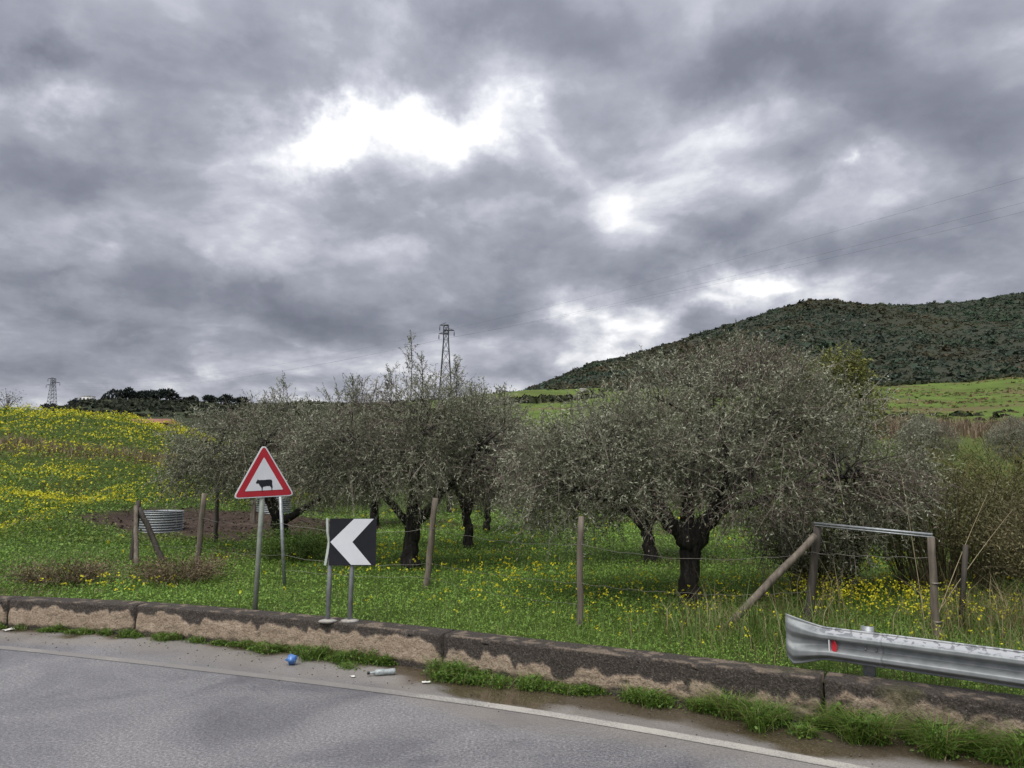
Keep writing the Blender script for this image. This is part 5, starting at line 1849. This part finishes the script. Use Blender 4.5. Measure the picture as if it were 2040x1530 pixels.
def build_far():
    g = np.random.default_rng(88)
    bare_bush()

    def crown_tree(x, y, h, w, lab, name, grp, cat, col, cone=False, trunk_h=.15):
        z = tz(x, y) - .3
        root = empty(name, (x, y, z))
        tag(root, lab, cat, grp)
        m = MB()
        m.tube([(0, 0, 0), (.05, 0, h * .3), (0, 0, h * .7)], [w * .05 + .08, w * .04 + .05, .03], 6)
        m.build('trunk', M['bark'], root)
        n = 520
        v = norm(g.normal(size=(n, 3)))
        r = .55 + .45 * g.random((n, 1))
        if cone:
            zf = g.random(n)
            rad = (.5 * w) * np.minimum(1, 2.6 * (1 - zf)) * (.6 + .4 * np.minimum(1, zf * 6)) * (.75 + .35 * g.random(n))
            a = g.random(n) * 6.283
            P = np.stack([np.cos(a) * rad, np.sin(a) * rad, h * (trunk_h * .5 + zf * (1 - trunk_h * .5))], 1)
        else:
            lob = g.normal(0, 1, (6, 3)) * [w * .20, w * .2, h * .10] + [0, 0, h * .62]
            k = g.integers(0, 6, n)
            P = lob[k] + v * r * np.array([w * .30, w * .30, h * .22])
        D = norm(v + [0, 0, .3])
        V, Q = leaf_quads(P, D, w * .12 * g.uniform(.6, 1.4, n) + .25, w * .07 * g.uniform(.6, 1.4, n) + .18, g=g)
        f = mk('crown', V, Q, None, M['herb'], np.repeat(pal_mix(np.array(col) * .6, np.array(col) * 1.4, g.random(n)), 4, 0), root)
        f['kind'] = 'stuff'
    dk = (.026, .036, .030)
    def at_hill(u, d=415):
        return (u - 1020) / 1541 * d * 1.006, d
    grp = 'dark trees on the crest of the far hill'
    for u, h, w, lab, cone in [
            (77, 3.5, 5, 'lone small bush on the bare shoulder of the far hill', False), (106, 6, 8, 'dark bush at the foot of the left pylon', False),
            (150, 5, 6, 'small umbrella shaped pine beside the white house', False), (209, 6, 3, 'thin cypress right of the white house', True), (216, 5, 3, 'short cypress next to the thin one', True),
            (227, 9, 9, 'pointed dark pine right of the white house', True), (241, 5, 2.5, 'slender cypress between the pine and the dark cluster', True),
            (250, 10, 8, 'first tall tree of the dark cluster on the far hill', False), (258, 11, 7, 'second tall tree of the dark cluster on the far hill', False), (268, 9, 6, 'last tree of the left dark cluster', False),
            (279, 9, 7, 'first tree of the right dark cluster', False), (289, 8, 8, 'middle tree of the right dark cluster', False), (302, 9, 9, 'broad dark tree of the right cluster', False), (315, 10, 9, 'largest dark tree ending the right cluster', False),
            (334, 9, 13, 'round dark tree standing apart at the end of the far hill', False), (355, 6, 2.6, 'small cypress in the gap right of the round tree', True),
            (371, 4, 5, 'first of two small trees on the low skyline', False), (383, 5, 5, 'second of two small trees on the low skyline', False),
            (414, 7, 7, 'dark skyline tree left of the leaning olive crown', False), (424, 5, 8, 'low skyline tree beside a taller dark one', False), (452, 8, 10, 'broad skyline tree above the leaning olive crown', False), (478, 6, 9, 'skyline tree thinning out towards the grove', False)]:
        x, y = at_hill(u)
        crown_tree(x, y, h * .72, w * .9, lab, 'cypress_tree' if cone else 'hill_tree', grp, 'tree', dk, cone)
    # white house on the hill
    x, y = at_hill(178)
    z = tz(x, y)
    root = empty('white_house', (x, y, z - .2))
    tag(root, 'small white flat roofed house on the crest of the far hill', 'house')
    m = MB(); m.box((0, 0, 2.0), (4.6, 5, 4.0)); m.build('wall', M['render_white'], root)
    m = MB(); m.box((0, 0, 4.12), (5.0, 5.4, .22)); m.build('roof', M['concrete'], root)
    m = MB(); m.box((-4.3, 0, 1.6), (3.8, 4.6, 3.2)); m.build('side_wing', M['window_dark'], root)
    for dx in (-1.0, 1.1):
        m = MB(); m.box((dx, -2.53, 2.6), (.9, .08, 1.1)); m.build('window', M['window_dark'], root)
    # red roofed shed behind the bank
    x, y = -45.5, 98
    z = tz(x, y)
    root = empty('red_roof_shed', (x, y, z - .1))
    tag(root, 'low shed with a red tiled roof half hidden behind the flowery bank', 'shed')
    m = MB(); m.box((0, 0, .75), (4.6, 3, 1.5)); m.build('wall', M['roof_tile'], root)
    m = MB()
    m.add([(-2.6, -1.9, 1.45), (2.6, -1.9, 1.45), (2.6, 0, 2.1), (-2.6, 0, 2.1), (-2.6, 1.9, 1.45), (2.6, 1.9, 1.45)], [(0, 1, 2, 3), (3, 2, 5, 4)], [(0, 3, 4), (1, 5, 2)])
    m.build('roof', M['roof_tile'], root)
    m = MB(); m.box((.6, -1.53, .8), (.8, .06, .9)); m.build('window', M['window_dark'], root)
    # pale hut below the mountain
    x, y = 31.8, 345
    root = empty('stone_hut', (x, y, tz(x, y) - .3))
    root.scale = (.55, .55, .5)
    tag(root, 'tiny pale hut at the foot of the mountain', 'hut')
    m = MB(); m.box((0, 0, 1.4), (5, 4, 2.8)); m.build('wall', M['concrete'], root)
    m = MB()
    m.add([(-2.7, -2.2, 2.75), (2.7, -2.2, 2.75), (2.7, 0, 3.7), (-2.7, 0, 3.7), (-2.7, 2.2, 2.75), (2.7, 2.2, 2.75)], [(0, 1, 2, 3), (3, 2, 5, 4)], [(0, 3, 4), (1, 5, 2)])
    m.build('roof', M['concrete'], root)


# ------------------------------------------------------------------ litter
def build_litter():
    g = np.random.default_rng(6)
    n = 1300
    ss = g.uniform(s_of(-9, 11.8), s_of(6, 5.3), n)
    tt = -np.abs(g.normal(.35, .35, n)) - .02
    P = on_wall(ss, tt)
    v, t = ico(1)
    sz = .003 + .010 * g.random(n) ** 4
    V = v[None] * sz[:, None, None] * g.uniform(.5, 1.2, (n, len(v), 1)) * [1, 1, .7] + np.column_stack([P, sz * .3])[:, None]
    F = (t[None] + (np.arange(n) * len(v))[:, None, None]).reshape(-1, 3)
    o = mk('gravel', V.reshape(-1, 3), None, F, M['twig'], np.repeat(pal_mix((.06, .05, .04), (.22, .20, .175), g.random(n)), len(v), 0))
    setting(o, 'loose grit scattered along the muddy road edge', 'gravel', 'stuff')
    v, t = ico(2)
    m = MB()
    m.add(v * np.array([.075, .05, .055]) * g.uniform(.55, 1.35, (len(v), 1)) + [0, 0, .04], None, t)
    o = m.build('wrapper', M['blue_plastic'])
    o.location = (-2.58, 9.33, .02)
    tag(o, 'crumpled blue wrapper in the grass at the wall foot', 'wrapper')
    root = empty('plastic_bottle', (-1.42, 8.88, .035), R(16))
    tag(root, 'crushed clear plastic bottle lying in the mud at the wall foot', 'bottle')
    m = MB()
    m.tube([(x, 0, 0) for x in (-.10, -.095, -.02, .02, .09, .12, .125)], [.02, .034, .036, .030, .035, .033, .02], 12)
    m.build('bottle_body', M['clear_plastic'], root, smooth=True)
    m = MB()
    m.tube([(-.10, 0, 0), (-.135, 0, 0), (-.16, 0, 0)], [.022, .013, .013], 10)
    m.build('neck', M['clear_plastic'], root, smooth=True)
    m = MB()
    m.tube([(-.16, 0, 0), (-.185, 0, 0)], .017, 10)
    m.build('cap', M['sign_black'], root)
    for k, (x, y, s, lab) in enumerate([(-.92, 8.56, .045, 'scrap of white paper in the muddy puddle'), (-7.12, 11.25, .07, 'white litter scrap by the far wall foot'), (-1.75, 8.80, .035, 'small pale scrap beside the plastic bottle')]):
        m = MB()
        n = 6
        gx, gy = np.meshgrid(np.linspace(-1, 1, n), np.linspace(-.6, .6, n), indexing='ij')
        zz = .25 * g.random((n, n))
        V = np.stack([gx, gy, zz], -1).reshape(-1, 3) * s
        i, j = np.meshgrid(np.arange(n - 1), np.arange(n - 1), indexing='ij')
        m.add(V, np.stack([i * n + j, (i + 1) * n + j, (i + 1) * n + j + 1, i * n + j + 1], -1).reshape(-1, 4))
        o = m.build('paper_scrap', M['paper'])
        o.location = (x, y, .008)
        o.rotation_euler = (0, 0, k * 1.1)
        tag(o, lab, 'litter', 'litter along the wall foot')


import time
_t = time.time()
for fn in (build_ground, build_road, build_wall, build_mountain, build_trees, build_meadow, build_bank, build_soil_clods, build_wall_foot_grass,
           build_thicket, build_triangle_sign, build_chevron, build_guardrail, build_fence, build_troughs, build_pylons, build_far, build_litter):
    fn()
    print(fn.__name__, round(time.time() - _t, 1))
